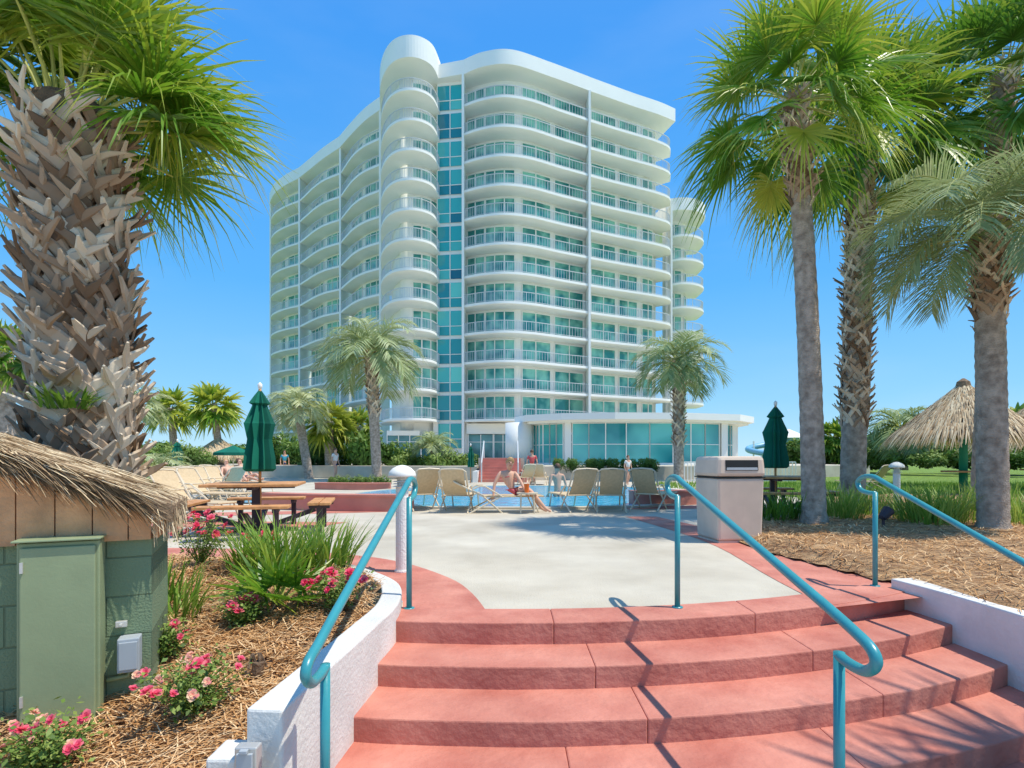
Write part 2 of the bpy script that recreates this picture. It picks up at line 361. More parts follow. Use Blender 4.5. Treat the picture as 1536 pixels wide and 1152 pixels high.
def feather_leaf(mb,pm,org,az,el,L,n,tint,r,ll=.5,wd=1,curve=1.9):
    s=V((-math.sin(az),math.cos(az),0)); p=org.copy(); N=14; pts=[p.copy()]; dirs=[]
    for i in range(N):
        e=el-curve*(i/N)**1.25; d=V((math.cos(e)*math.cos(az),math.cos(e)*math.sin(az),math.sin(e))); dirs.append(d); p=p+d*(L/N); pts.append(p.copy())
    dirs.append(dirs[-1])
    if pm: pm.tube(pts,[.02*wd*(1-.85*i/N) for i in range(N+1)],4,False)
    for i in range(n):
        u=.16+.84*(i+r.random()*.5)/n; j=min(int(u*N),N-1); f=u*N-j; q=pts[j].lerp(pts[j+1],f); d=dirs[j]
        nn=d.cross(s)
        l=L*ll*(math.sin(PI*min(1,.12+u*.88))**.6*.8+.12)*r.uniform(.85,1.1)
        for sg in(-1,1):
            dr=(d*.75+s*sg*.75+nn*.35*r.uniform(.5,1.2)).normalized(); wv=dr.cross(nn).normalized()*(.011*wd*L/1.8*1.2)
            prev=None; dd=r.uniform(.25,.6)
            for t,w in((0,.7),(.45,1),(1,.05)):
                c=q+dr*l*t-UP*(dd*l*t*t); x=(c-wv*w,c+wv*w)
                if prev: mb.quad(prev[0],prev[1],x[1],x[0],t=min(1,max(0,tint+r.uniform(-.2,.2))))
                prev=x
def strap(mb,pts,ws,nv,th,t):
    k=len(pts); vs=[]
    for i,p in enumerate(pts):
        d=(pts[min(i+1,k-1)]-pts[max(i-1,0)]).normalized(); s=d.cross(nv[i]).normalized(); n=s.cross(d)
        w=ws[i]; vs+=[p-s*w-n*th,p+s*w-n*th,p+s*w*.7+n*th,p-s*w*.7+n*th]
    fs=[(i*4+j,i*4+(j+1)%4,(i+1)*4+(j+1)%4,(i+1)*4+j) for i in range(k-1) for j in range(4)]+[(3,2,1,0),((k-1)*4,(k-1)*4+1,(k-1)*4+2,(k-1)*4+3)]
    mb.add(vs,fs,t)
def palm(base,top,r0,r1,label,kind='fan',nl=40,Lp=.9,Lb=1.0,ns=26,boots=None,nb=0,bs=1,seed=1,group=None,lm='fan',low=-50,droop=.2,tn=.35,bend=0,name='palm_tree',wd=1,barem='trunk',dead=0,skip=None,flare=1.2,crop=0):
    r=random.Random(seed); base=V(base); top=V(top)
    t=thing(name,label,'palm tree',base,world=True,group=group)
    mid=(base+top)/2+V((bend,0,0))
    def cp(u): return base*(1-u)**2+mid*2*u*(1-u)+top*u*u
    N2=60; cl=[cp(i/N2) for i in range(N2+1)]; rad=[(r0+(r1-r0)*i/N2)*(flare if i==0 else 1+(flare-1)*.4 if i==1 else 1)*(1+.04*(i%2)+r.uniform(-.015,.015)) for i in range(N2+1)]
    mb=MB(); mb.tube([c-(UP*.15 if i==0 else UP*0) for i,c in enumerate(cl)],rad,14); trk=mb.build('trunk',barem,t,smooth=True)
    if boots:
        mb=MB(); b0,b1=boots
        for i in range(nb):
            u=b0+(b1-b0)*(i+.5)/nb; a=i*2.39996+r.uniform(-.12,.12); c=cp(u); rr=r0+(r1-r0)*u
            h=.25*bs*r.uniform(.7,1.3); tt=r.random(); ext=r.uniform(.03,.11)*bs*(1.5 if r.random()<.2 else 1); sk=r.uniform(-.7,.7)
            for sg in(-1,1):
                w=sg; pts=[];nv=[]
                for q,(da,dz,dr) in enumerate(((w*1.0,-.05*bs,-.005),(w*.66,h*.3,.022*bs),(w*.22,h*.66,.042*bs),(-w*.16+sk*.25,h*.95,.05*bs+ext*.6),(-w*.3+sk*.5,h*1.15,.05*bs+ext*1.1))):
                    aa=a+da*.16*bs/max(rr,.05); rv=V((math.cos(aa),math.sin(aa),0)); pts.append(c+rv*(rr+dr+(.008 if sg>0 else 0)+r.uniform(-.006,.006))+UP*(dz+r.uniform(-.01,.01))); nv.append(rv)
                wj=r.uniform(.7,1.2)
                strap(mb,pts,[.040*bs*wj,.044*bs*wj,.038*bs*wj,.026*bs*wj,.007*bs*wj],nv,.0075*bs,min(1,max(0,tt+r.uniform(-.25,.25))))
        mb.build('leaf_bases','boot',trk)
    mb=MB(); pm=MB()
    for i in range(nl):
        u=(i+.5)/nl; el=R(86-(86-low)*u**.85)+r.uniform(-.12,.12); az=i*2.39996+r.uniform(-.25,.25); org=top+V((math.cos(az)*r1*.5,math.sin(az)*r1*.5,-.5*u*Lp*.6-crop))
        if skip and skip(math.degrees((az+PI)%(2*PI)-PI),math.degrees(el)): continue
        tint=tn+.25*(1-u)+r.uniform(-.14,.14)
        if dead and u>1-dead: tint=.95
        if kind=='fan': fan_leaf(mb,pm,org,az,el,Lp*r.uniform(.8,1.1),Lb*r.uniform(.85,1.1),ns,droop*(.7+u),tint,r,wd)
        else: feather_leaf(mb,pm,org,az,el*.6+.45,(Lp+Lb)*r.uniform(.85,1.1),ns,tint,r,wd=wd)
    cr=mb.build('crown',lm,t); pm.build('petioles','petiole',cr,smooth=True)
    return t
palm((-3.22,4.25,-.1),(-3.30,4.2,3.72),.30,.235,'huge nearby palm with criss-crossed woody leaf bases behind the thatched utility hut',nl=60,Lp=.74,Lb=.84,ns=52,boots=(.0,.92),nb=330,bs=1.1,seed=3,low=6,droop=.24,lm='fan2',barem='trunkdark',bend=.10,
     skip=lambda a,e:(-160<a<-28 and e<46),tn=.36)
palm((4.80,9.0,.05),(4.42,8.9,6.9),.175,.14,'tall palm with a smooth grey trunk right behind the beige trash can',nl=42,Lp=.98,Lb=.98,ns=42,boots=(.74,.97),nb=80,bs=.9,seed=5,low=-38,lm='fan2',dead=.08,bend=.1,droop=.26,tn=.34,flare=1.35)
palm((6.90,11.5,.05),(6.98,11.3,7.7),.23,.20,'palm with a criss-cross booted trunk just right of the smooth-trunked tall palm',nl=44,Lp=1.15,Lb=1.2,ns=36,boots=(.22,.97),nb=260,bs=1.0,seed=8,low=-40,tn=.3,dead=.05,droop=.26)
palm((7.05,8.3,.05),(6.98,8.3,4.5),.195,.175,'silvery feather palm with a grey trunk at the right edge of the straw bed','feather',nl=34,Lp=.7,Lb=1.1,ns=56,boots=(.70,1.0),nb=80,bs=.85,seed=9,lm='silver',low=-35,tn=.5,flare=1.3,wd=.8)
palm((9.85,11.9,.05),(9.8,11.3,8.8),.2,.18,'tall palm reaching out of the top right corner behind the silvery palm',nl=44,Lp=1.2,Lb=1.25,ns=34,boots=(.4,1.0),nb=110,bs=.9,seed=11,low=-42,tn=.32,droop=.26)
palm((6.1,1.1,-.1),(6.0,1.15,6.2),.2,.17,'palm beside the steps outside the right edge of the picture',nl=20,Lp=1.0,Lb=1.15,ns=24,seed=13)
def mp(px,pyb,Y,pxc,pyc,label,kind='fan',rad=70,seed=1,lm='fan',**k):
    b=P(px,pyb,Y); b.z=max(b.z,-.05); c=P(pxc,pyc,Y); Rr=rad*Y/F
    palm(b,c,k.pop('r0',.22),k.pop('r1',.18),label,kind,Lp=Rr*.42,Lb=Rr*.58,seed=seed,lm=lm,**k)
mp(566,722,30,556,528,'silvery feather palm standing in front of the tower left of its glass strip','feather',84,21,'silver',nl=36,ns=26,boots=(.5,1),nb=80,bs=1.2,r0=.26,r1=.27,wd=1.7,tn=.6)
mp(1018,716,30,1018,540,'silvery feather palm in front of the glass pavilion','feather',72,22,'silver',nl=32,ns=24,boots=(.25,1),nb=100,bs=1.2,r0=.26,r1=.27,wd=1.7,tn=.42)
mp(464,720,33,446,608,'pale grey-green leaning feather palm before the left wing of the tower','feather',52,23,'silver',nl=30,ns=22,r0=.25,r1=.24,wd=2.0,tn=.85)
mp(264,705,42,256,612,'fan palm left of the closed green umbrella, left one of a pair','fan',42,24,'fan2',nl=30,ns=14,wd=1.5,tn=.5,r0=.26,r1=.24)
mp(333,712,40,320,606,'fan palm left of the closed green umbrella, right one of a pair','fan',46,25,'fan2',nl=30,ns=14,wd=1.5,tn=.5,r0=.26,r1=.22)
mp(196,705,36,204,606,'pale feather palm just right of the huge nearby trunk','feather',52,26,'silver',nl=30,ns=22,wd=2.2,tn=.7)
mp(12,700,16,8,530,'fan palm peeking out at the left edge behind the huge trunk','fan',64,27,nl=30,ns=18,wd=1.5)
mp(496,718,36,492,632,'short fan palm between the leaning pale palm and the tall feather palm','fan',46,28,'fan',nl=30,ns=14,wd=1.6,tn=.55,r0=.3,r1=.3)
mp(545,716,38,536,640,'low fan palm behind the tall feather palm trunk','fan',40,29,'fan',nl=28,ns=14,wd=1.6,tn=.5)
mp(650,706,36,650,668,'small silvery feather palm in front of the ground floor','feather',40,30,'silver',nl=26,ns=18,wd=2.2,tn=.5,low=-20)
mp(1352,700,24,1352,640,'grey-green feather palm left of the thatched shelter','feather',62,31,'silver',nl=34,ns=22,wd=2,tn=.3)
mp(1408,690,40,1388,655,'distant low palm behind the thatched shelter','fan',36,32,nl=24,ns=12,wd=2)
mp(240,735,20,236,705,'low pale spreading palm beside the sun loungers','feather',52,33,'silver',nl=26,ns=22,wd=1.8,tn=.6,low=-10)
mp(1520,695,36,1520,640,'distant fan palm at the right edge','fan',46,34,nl=26,ns=12,wd=2)
mp(1250,700,50,1250,655,'distant small palm between the two tall trunks','fan',34,35,nl=24,ns=12,wd=2)

# ---------------------------------------------------------------- bushes
def bushmesh(n,seed,leaf,m):
    r=random.Random(seed); mb=MB(); lob=[(V((r.uniform(-.6,.6),r.uniform(-.6,.6),r.uniform(.25,.8))),r.uniform(.3,.5)) for _ in range(9)]
    for i in range(n):
        c,q=r.choice(lob); d=V((r.gauss(0,1),r.gauss(0,1),r.gauss(0,1))).normalized(); p=c+d*q*r.uniform(.65,1.05)
        if p.z<0: p.z=abs(p.z)*.4
        a=V((r.gauss(0,1),r.gauss(0,1),r.gauss(0,1))).normalized(); b=a.cross(d+V((.1,0,.2))).normalized(); l=leaf*r.uniform(.6,1.4)
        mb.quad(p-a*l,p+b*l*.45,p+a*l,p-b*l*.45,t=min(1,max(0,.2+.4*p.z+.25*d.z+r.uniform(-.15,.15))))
    o=mb.build('shrub',m); me=o.data; bpy.data.objects.remove(o); return me
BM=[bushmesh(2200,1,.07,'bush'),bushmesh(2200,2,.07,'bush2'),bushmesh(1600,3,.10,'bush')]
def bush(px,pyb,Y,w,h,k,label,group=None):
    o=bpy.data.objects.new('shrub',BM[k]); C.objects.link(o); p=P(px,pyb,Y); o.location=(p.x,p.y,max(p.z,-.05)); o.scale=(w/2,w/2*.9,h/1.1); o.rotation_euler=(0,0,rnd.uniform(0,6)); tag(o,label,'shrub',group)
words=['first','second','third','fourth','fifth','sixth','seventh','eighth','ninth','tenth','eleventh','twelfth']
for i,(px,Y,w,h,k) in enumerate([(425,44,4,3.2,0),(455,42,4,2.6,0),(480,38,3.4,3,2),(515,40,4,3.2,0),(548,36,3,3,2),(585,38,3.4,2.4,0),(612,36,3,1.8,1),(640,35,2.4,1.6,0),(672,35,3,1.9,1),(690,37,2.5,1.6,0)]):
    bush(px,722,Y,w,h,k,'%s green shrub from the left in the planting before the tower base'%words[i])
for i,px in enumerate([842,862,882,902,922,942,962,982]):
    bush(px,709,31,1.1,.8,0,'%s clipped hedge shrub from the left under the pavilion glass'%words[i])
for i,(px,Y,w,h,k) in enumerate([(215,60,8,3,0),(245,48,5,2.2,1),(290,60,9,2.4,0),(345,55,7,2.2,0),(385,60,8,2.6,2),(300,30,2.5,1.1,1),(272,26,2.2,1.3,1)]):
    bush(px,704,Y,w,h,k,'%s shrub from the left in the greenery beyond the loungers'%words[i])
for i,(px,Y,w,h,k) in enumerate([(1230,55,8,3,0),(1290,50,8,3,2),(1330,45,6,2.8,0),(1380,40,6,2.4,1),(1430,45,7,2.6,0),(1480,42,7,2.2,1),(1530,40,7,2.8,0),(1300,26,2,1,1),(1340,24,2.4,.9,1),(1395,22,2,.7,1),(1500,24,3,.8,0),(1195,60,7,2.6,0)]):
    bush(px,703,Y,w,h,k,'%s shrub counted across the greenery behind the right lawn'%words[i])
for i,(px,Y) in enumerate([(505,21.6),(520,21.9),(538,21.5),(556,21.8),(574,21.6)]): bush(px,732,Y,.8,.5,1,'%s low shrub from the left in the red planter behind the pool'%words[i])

def clump(x,y,z,n,h,sp,seed,label,m='grass',name='strap_leaf_plant',w=.008,arch=.6,tn=.4):
    r=random.Random(seed); mb=MB()
    for i in range(n):
        a=r.uniform(0,2*PI); q=sp*math.sqrt(r.random())*.5; o=V((x+math.cos(a)*q,y+math.sin(a)*q,z)); a+=r.uniform(-.9,.9); L=h*r.uniform(.6,1.1); el=r.uniform(R(58),R(88)); d=V((math.cos(a)*math.cos(el),math.sin(a)*math.cos(el),math.sin(el))); s=V((-math.sin(a),math.cos(a),0))
        prev=None; ar=arch*r.uniform(.4,1.3); tt=tn+r.uniform(-.3,.3)
        for t,ww in((0,.7),(.35,1),(.7,.7),(1,.05)):
            p=o+d*L*t+V((math.cos(a),math.sin(a),-.5))*(ar*L*.5*t*t); e=(p-s*w*ww,p+s*w*ww)
            if prev: mb.quad(prev[0],prev[1],e[1],e[0],t=min(1,max(0,tt+.2*t)))
            prev=e
    return tag(mb.build(name,m),label,'plant')
cl_=[(425,870,5.0,190,.60,.5,'large green strap-leaf plant beside the curved white wall'),
(490,850,5.2,150,.55,.4,'upright grassy plant touching the curve of the white wall'),
(378,860,5.1,90,.5,.4,'strap-leaf plant behind the dwarf fan palm'),
(262,925,3.8,80,.36,.3,'grassy clump next to the corner of the green hut'),
(245,910,4.1,70,.42,.35,'thin grassy clump behind the corner of the green hut')]
for i,(px,py,Y,n,h,sp,l) in enumerate(cl_):
    x=PX(px,Y); clump(x,Y,hl(x,Y),n,h,sp,40+i,l,w=.007+.002*(i<3))
r_=[(1180,9.4,60,.5,.6,'dark strap-leaf plant at the foot of the trash can side of the smooth trunk'),(1160,9.2,50,.4,.5,'low dark plant just right of the trash can'),(1265,9.8,80,.7,.5,'tall grassy clump between the two tall trunks'),(1300,10.2,60,.6,.5,'grassy clump at the foot of the booted trunk'),
(1395,8.8,110,.62,.7,'large grassy clump left of the silvery palm trunk'),(1430,9.0,100,.68,.6,'grassy clump touching the silvery palm trunk'),(1370,9.4,70,.6,.5,'grassy clump behind the ground spotlight'),(1515,9.6,90,.7,.7,'grassy clump right of the silvery palm trunk'),(1540,8.8,80,.6,.6,'grassy clump at the right edge of the straw bed')]
for i,(px,Y,n,h,sp,l) in enumerate(r_):
    x=PX(px,Y); clump(x,Y,hr(x,Y),int(n*2.2),h,sp*1.2,60+i,l,w=.009,tn=.65 if i>1 else .1,arch=.45)
clump(-3.05,3.88,1.45,70,.2,.3,90,'small fern growing among the leaf bases of the huge palm',name='fern',w=.012,arch=1.4,tn=.3)
def dwarf(px,Y,label,seed,L=.34):
    r=random.Random(seed); x=PX(px,Y); z=hl(x,Y); mb=MB(); pm=MB()
    t=thing('dwarf_palm',label,'plant',(x,Y,z),world=True)
    for i in range(11): fan_leaf(mb,pm,V((x,Y,z+.03)),i*2.4+.3,R(80-5*i),.22,L,16,.06,.35+r.uniform(-.15,.2),r,.7)
    mb.build('leaves','fan2',t); pm.build('stems','petiole',t)
dwarf(418,4.0,'dwarf fan palm with pointed green leaves in the left straw bed',3,.36)
def flowermesh(t,s):
    mb=MB(); r=random.Random(int(t*100))
    for k in range(16):
        a=k*2.4; q=.22+.045*k
        d=V((math.cos(a),math.sin(a),1.4-.09*k)).normalized(); b=V((-math.sin(a),math.cos(a),0)); o=V((0,0,-.1*s)); mb.quad(o,o+(d*.75-b*.55)*s*q*1.5,o+d*s*q*1.7,o+(d*.75+b*.55)*s*q*1.5,t=min(1,max(0,t+r.uniform(-.25,.25))))
    o=mb.build('flower','rose'); me=o.data; bpy.data.objects.remove(o); return me
FL=[flowermesh(.1,.026),flowermesh(.45,.026),flowermesh(.9,.025)]
def rose(x,y,z,w,h,nf,label,seed,cols=(0,1,2)):
    r=random.Random(seed); t=thing('rose_bush',label,'rose bush',(x,y,z))
    mb=MB()
    for i in range(28):
        a=r.uniform(0,2*PI); e=V((math.cos(a)*w*r.uniform(.1,.5),math.sin(a)*w*r.uniform(.1,.5),h*r.uniform(.45,1)))
        mb.tube([(0,0,0),tuple(e*.5+V((0,0,.03))),tuple(e)],[.004,.003,.002],4,False)
        for j in range(46):
            u=r.uniform(.25,1.08); p=e*u+V((r.gauss(0,.035),r.gauss(0,.035),r.gauss(0,.03))); n=V((r.gauss(0,.6),r.gauss(0,.6),1)).normalized(); a1=n.cross(V((r.gauss(0,1),r.gauss(0,1),0))).normalized(); b1=n.cross(a1); l=.0145*r.uniform(.6,1.3)
            mb.quad(p-a1*l,p+b1*l*.6,p+a1*l,p-b1*l*.6,t=r.uniform(.2,1))
    mb.build('foliage','bush2',t)
    for i in range(nf):
        a=r.uniform(0,2*PI); q=w*.5*math.sqrt(r.random()); o=bpy.data.objects.new('flower',FL[r.choice(cols)]); C.objects.link(o); o.parent=t
        o.location=(math.cos(a)*q,math.sin(a)*q,h*r.uniform(.75,1.1)*(1-.35*q/w)); o.rotation_euler=(r.uniform(0,1.0),r.uniform(-.5,.5),r.uniform(-.6,.6)); s=r.uniform(.55,1.05)*(1.25 if y>3.5 else 1); o.scale=(s,s,s)
def rs(px,Y,w,h,nf,label,seed,cols=(0,1,2)):
    x=PX(px,Y); rose(x,Y,hl(x,Y)-.01,w,h,nf,label,seed,cols)
rs(300,5.2,.6,.48,24,'red rose bush beyond the hut corner, farthest one by the picnic table',1,(0,0,1))
rs(392,5.9,.4,.42,14,'small red rose bush just in front of the picnic bench',2,(0,0))
rs(285,2.75,.50,.26,20,'pink rose bush in the middle of the left straw bed',3,(1,2,1))
rs(240,3.25,.30,.22,13,'little pale pink rose bush beside the grey electrical box',4,(1,2))
rs(60,2.38,.46,.22,20,'pink and yellow rose bush in the bottom left corner',5,(1,2))
rs(503,3.9,.42,.28,20,'pink rose bush leaning against the inside of the white wall',6,(0,1))
rs(370,3.75,.3,.2,9,'sparse rose bush at the foot of the dwarf fan palm',7,(1,))
mb=MB(); x=PX(385,3.1); z=hl(x,3.1)
mb.tube([(x,3.1,z-.02),(x+.01,3.1,z+.09)],[.035,.03],9)
for i in range(6): mb.box((x+.013*i-.035,3.1+.02*(i%2),z+.09),(.014,.01,.08),i,tilt=('X',.2*(i-3)))
tag(mb.build('palm_stump','trunkdark'),'short dry palm stump near the end of the white wall','stump')

# ---------------------------------------------------------------- hut (turned 25 degrees)
HA=R(25); HP=V((-1.88,2.96,0))
t=thing('utility_hut','green block utility hut with a straw thatched roof at the left edge','hut',HP,HA)
mb=MB(); mb.box((-1.7,.32,.06),(3.4,.64,1.26)); mb.build('wall','block',t)
mb=MB(); XR=-1.9
zz=lambda x:(.84+(.08-x)*.40 if x>XR else .84+(.08-(2*XR-x))*.40)
x=-3.4
while x<-.0:
    x2=min(x+.15,-.0); zt1,zt2=zz(x)-.06,zz(x2)-.06
    vs=[(x+.003,-.03,.69),(x2-.003,-.03,.69),(x2-.003,-.03,zt2),(x+.003,-.03,zt1),(x+.003,-.003,.69),(x2-.003,-.003,.69),(x2-.003,-.003,zt2),(x+.003,-.003,zt1)]
    mb.add(vs,[(0,1,2,3),(1,5,6,2),(0,3,7,4),(3,2,6,7),(0,4,5,1)]); x=x2
mb.build('gable_boards','board',t)
mb=MB(); mb.box((.015,.32,.77),(.026,.63,.155)); mb.build('side_board','board',t)
mb=MB()
for sg in(0,1):
    a_,b_=(.10,zz(.10)),(XR,zz(XR))
    if sg: a_=(2*XR-.10,a_[1])
    vs=[(a_[0],-.09,a_[1]-.05),(b_[0],-.09,b_[1]-.05),(b_[0],.72,b_[1]-.05),(a_[0],.72,a_[1]-.05),(a_[0],-.09,a_[1]+.03),(b_[0],-.09,b_[1]+.03),(b_[0],.72,b_[1]+.03),(a_[0],.72,a_[1]+.03)]
    mb.add(vs,[(0,1,2,3),(4,5,6,7),(0,1,5,4),(3,2,6,7),(0,3,7,4),(1,2,6,5)])
rf=mb.build('roof','thatchbase',t)
r=random.Random(5); mb=MB()
def straw(mb,p,d,L,w,sag,t,r):
    s=d.cross(UP).normalized(); s=(s+UP*r.uniform(-.4,.4)).normalized(); prev=None
    for u,k in((0,1),(.5,.9),(1,.3)):
        q=p+d*L*u-UP*(sag*L*u*u); e=(q-s*w*k,q+s*w*k)
        if prev: mb.quad(prev[0],prev[1],e[1],e[0],t=t)
        prev=e
for i in range(9500):
    x=r.uniform(-1.9,-.06); y=r.uniform(-.1,.70); fr=r.random()<.45
    if fr: y=-.11+r.uniform(0,.05)
    z=zz(x)+.03+r.uniform(0,.035)
    if fr: z-=r.uniform(0,.06); d=V((r.uniform(.6,1.3),r.uniform(-.25,.02),r.uniform(-1.1,-.4))).normalized(); L=r.uniform(.08,.20)
    else: d=V((1,r.uniform(-.3,.3),-.38+r.uniform(-.03,.09))).normalized(); L=r.uniform(.12,.24)
    straw(mb,V((x,y,z)),d,L,r.uniform(.0025,.006),r.uniform(0,.3),r.random(),r)
for i in range(420):
    straw(mb,V((.07+r.uniform(-.06,.03),r.uniform(-.1,.68),.86+r.uniform(-.06,.03))),V((r.uniform(.0,.35),r.uniform(-.3,.2),-1)).normalized(),r.uniform(.05,.16),.003,.1,r.random(),r)
mb.build('thatch','thatch',rf)
t=thing('electrical_cabinet','tall flat green metal cabinet mounted on the hut wall','electrical cabinet',HP,HA)
mb=MB(); mb.box((-.36,-.065,.27),(.32,.12,.88)); mb.build('housing','boxgreen',t,bevel=.006)
mb=MB(); mb.box((-.36,-.135,.27),(.29,.018,.84)); mb.build('door','boxgreen',t,bevel=.006)
mb=MB(); mb.box((-.36,-.085,.722),(.34,.16,.01)); mb.build('rain_lid','boxgreen',t,bevel=.003)
for z in(.6,-.02): mb=MB(); mb.box((-.495,-.148,z),(.012,.012,.05)); mb.build('hinge','steel',t)
for x,rr in((-.44,.022),(-.3,.016)): mb=MB(); mb.tube([(x,-.06,-.17),(x,-.06,-.45)],rr); mb.build('conduit','boxgreen',t,smooth=True)
t=thing('disconnect_box','small blue-grey electrical switch box beside the green cabinet','switch box',HP,HA)
mb=MB(); mb.box((-.09,-.05,.12),(.095,.09,.17)); mb.build('housing','boxgrey',t,bevel=.006)
mb=MB(); mb.box((-.09,-.1,.12),(.08,.01,.14)); mb.build('cover','boxgrey',t,bevel=.004)
mb=MB(); mb.tube([(-.09,-.03,.04),(-.10,-.03,.0),(-.19,-.03,-.01)],.010); mb.build('conduit','boxgreen',t,smooth=True)
mb=MB(); mb.box((-.13,-.02,.265),(.05,.03,.03)); mb.box((-.13,-.04,.265),(.012,.03,.012)); o=mb.build('outdoor_tap','steel',bevel=.003); o.location=HP; o.rotation_euler=(0,0,HA); tag(o,'small metal tap on the green wall above the grey box','tap')

# ---------------------------------------------------------------- furniture
def bollard(loc,label,s=1):
    t=thing('bollard_light',label,'bollard light',loc)
    mb=MB(); mb.tube([(0,0,0),(0,0,.02),(0,0,.021),(0,0,.84)],[.075,.075,.062,.062],20); mb.build('post','white',t)
    mb=MB()
    for i in range(4): mb.tube([(0,0,.84+.024*i),(0,0,.847+.024*i)],[.095,.075],20)
    mb.tube([(0,0,.84),(0,0,.95)],.05,12); mb.build('louvres','white',t)
    mb=MB(); mb.tube([(0,0,.935),(0,0,.95),(0,0,.985),(0,0,1.02),(0,0,1.045),(0,0,1.05)],[.13,.135,.125,.09,.04,.005],24); mb.build('cap','bwhite',t,smooth=True); t.scale=(s,s,s)
bollard((-1.08,5.57,0),'white bollard light on the red path by the left handrail')
bollard((PX(1345,10.2),10.2,.1),'white bollard light in the straw bed between the right palms',.92)
t=thing('trash_can','square beige plastic trash can with a dark swing opening on the deck','trash can',(2.98,7.8,0),R(8))
mb=MB(); 
def taper(mb,z0,z1,w0,w1): 
    vs=[(i*w/2,j*w/2,z) for z,w in((z0,w0),(z1,w1)) for j in(-1,1) for i in(-1,1)]
    mb.add(vs,[(0,2,3,1),(4,5,7,6),(0,1,5,4),(1,3,7,5),(3,2,6,7),(2,0,4,6)])
taper(mb,.03,.86,.62,.66); mb.build('body','beige',t,bevel=.03)
mb=MB(); taper(mb,0,.03,.60,.60); mb.build('base','beige',t)
lid=MB(); taper(lid,.875,1.15,.70,.66); l=lid.build('lid','beige',t,bevel=.05)
mb=MB(); mb.box((0,-.341,1.03),(.46,.012,.14),tilt=('X',-.07)); mb.build('opening','dark',l,bevel=.005)
mb=MB(); mb.box((0,-.345,.985),(.44,.012,.04),tilt=('X',-.12)); mb.build('flap','boxgrey',l,bevel=.004)
mb=MB(); taper(mb,.86,.875,.67,.67); mb.build('seam','dark',t)
def picnic(loc,rz,label):
    t=thing('picnic_table',label,'picnic table',loc,rz)
    mb=MB()
    for i in range(5): mb.box((0,-.5+.25*i,.73),(1.3,.235,.04))
    mb.build('table_top','wood',t,bevel=.006)
    mb=MB(); mb.box((0,0,.36),(.12,.12,.70)); 
    for a in(0,PI/2): mb.box((0,0,.69-.005*(a>0)),(1.1,.08,.05),a); mb.box((0,0,.03+.003*(a>0)),(1.2,.09,.06),a)
    for a in(0,PI/2,PI,-PI/2): mb.box((math.cos(a)*.5,math.sin(a)*.5,.2),(.75,.07,.07),a,tilt=('Y',-.35))
    mb.build('pedestal','darkmetal',t)
    for a in(0,PI/2,PI,-PI/2):
        mb=MB(); m=Matrix.Rotation(a,3,'Z')
        for k in(0,1):
            c=m@V((.87+.17*k,0,.45)); mb.box(c,(.155,1.2,.04),a)
        b=mb.build('bench','wood',t,bevel=.006)
        for s in(-.42,.42):
            mb=MB(); c=m@V((.95,s,.215)); mb.box(c,(.08,.07,.43),a)
            c=m@V((.95,s,.40)); mb.box(c,(.3,.06,.05),a)
            mb.build('leg','darkmetal',b)
    return t
picnic((-3.92,8.7,0),R(14),'orange wood picnic table with dark legs left of the deck, under a closed umbrella')
picnic((5.35,11.6,0.02),R(-12),'orange wood picnic table behind the trash can, under a closed umbrella')
def umbrella(loc,H,label,base_z=0,s=1):
    t=thing('closed_umbrella',label,'umbrella',loc)
    mb=MB(); mb.tube([(0,0,base_z),(0,0,H)],.022,10); mb.build('pole','wood',t,smooth=True)
    mb=MB(); r=random.Random(int(H*100)); n=20
    prof=[(.98,.16),(1.02,.20),(1.2,.19),(1.45,.155),(1.5,.15),(1.75,.19),(1.78,.175),(1.95,.12),(2.05,.09),(2.08,.13),(2.2,.07),(2.3,.015)]
    k=H/2.33
    ph=[r.uniform(.8,1.2) for _ in range(n)]
    mb.tube([(0,0,z*k) for z,_ in prof],[q*s for _,q in prof],n,True,.5,ring=lambda i,j:(1.12 if j%2 else .68)*ph[j])
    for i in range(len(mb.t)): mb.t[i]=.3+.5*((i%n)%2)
    mb.build('canopy','green_can',t)
    mb=MB(); mb.tube([(0,0,H-.02),(0,0,H+.02),(0,0,H+.06),(0,0,H+.09)],[.02,.035,.035,.005],10); mb.build('finial','bwhite',t,smooth=True)
umbrella((-3.86,8.68,0),2.2,'closed dark green umbrella at the left picnic table',s=1.15)
umbrella((5.37,11.55,0),2.22,'closed dark green umbrella behind the trash can')
umbrella((PX(266,24),24,0),1.9,'small distant closed green umbrella among the left loungers')
umbrella((PX(706,27),27,0),1.8,'small distant closed green umbrella near the red entrance stairs',s=.8)
t=thing('open_umbrella','distant open green umbrella over the left loungers','umbrella',(PX(350,27),27,0))
mb=MB(); mb.tube([(0,0,0),(0,0,1.8)],.03); mb.build('pole','frame',t)
mb=MB()
for i in range(8):
    a,b=2*PI*i/8,2*PI*(i+1)/8; mb.quad((0,0,1.8),(.9*math.cos(a),.9*math.sin(a),1.45),(.9*math.cos(b),.9*math.sin(b),1.45),t=.8 if i%2 else .6)
    mb.quad((.9*math.cos(a),.9*math.sin(a),1.45),(.9*math.cos(b),.9*math.sin(b),1.45),(.9*math.cos(b),.9*math.sin(b),1.32),(.9*math.cos(a),.9*math.sin(a),1.32))
mb.build('canopy','green_can',t)
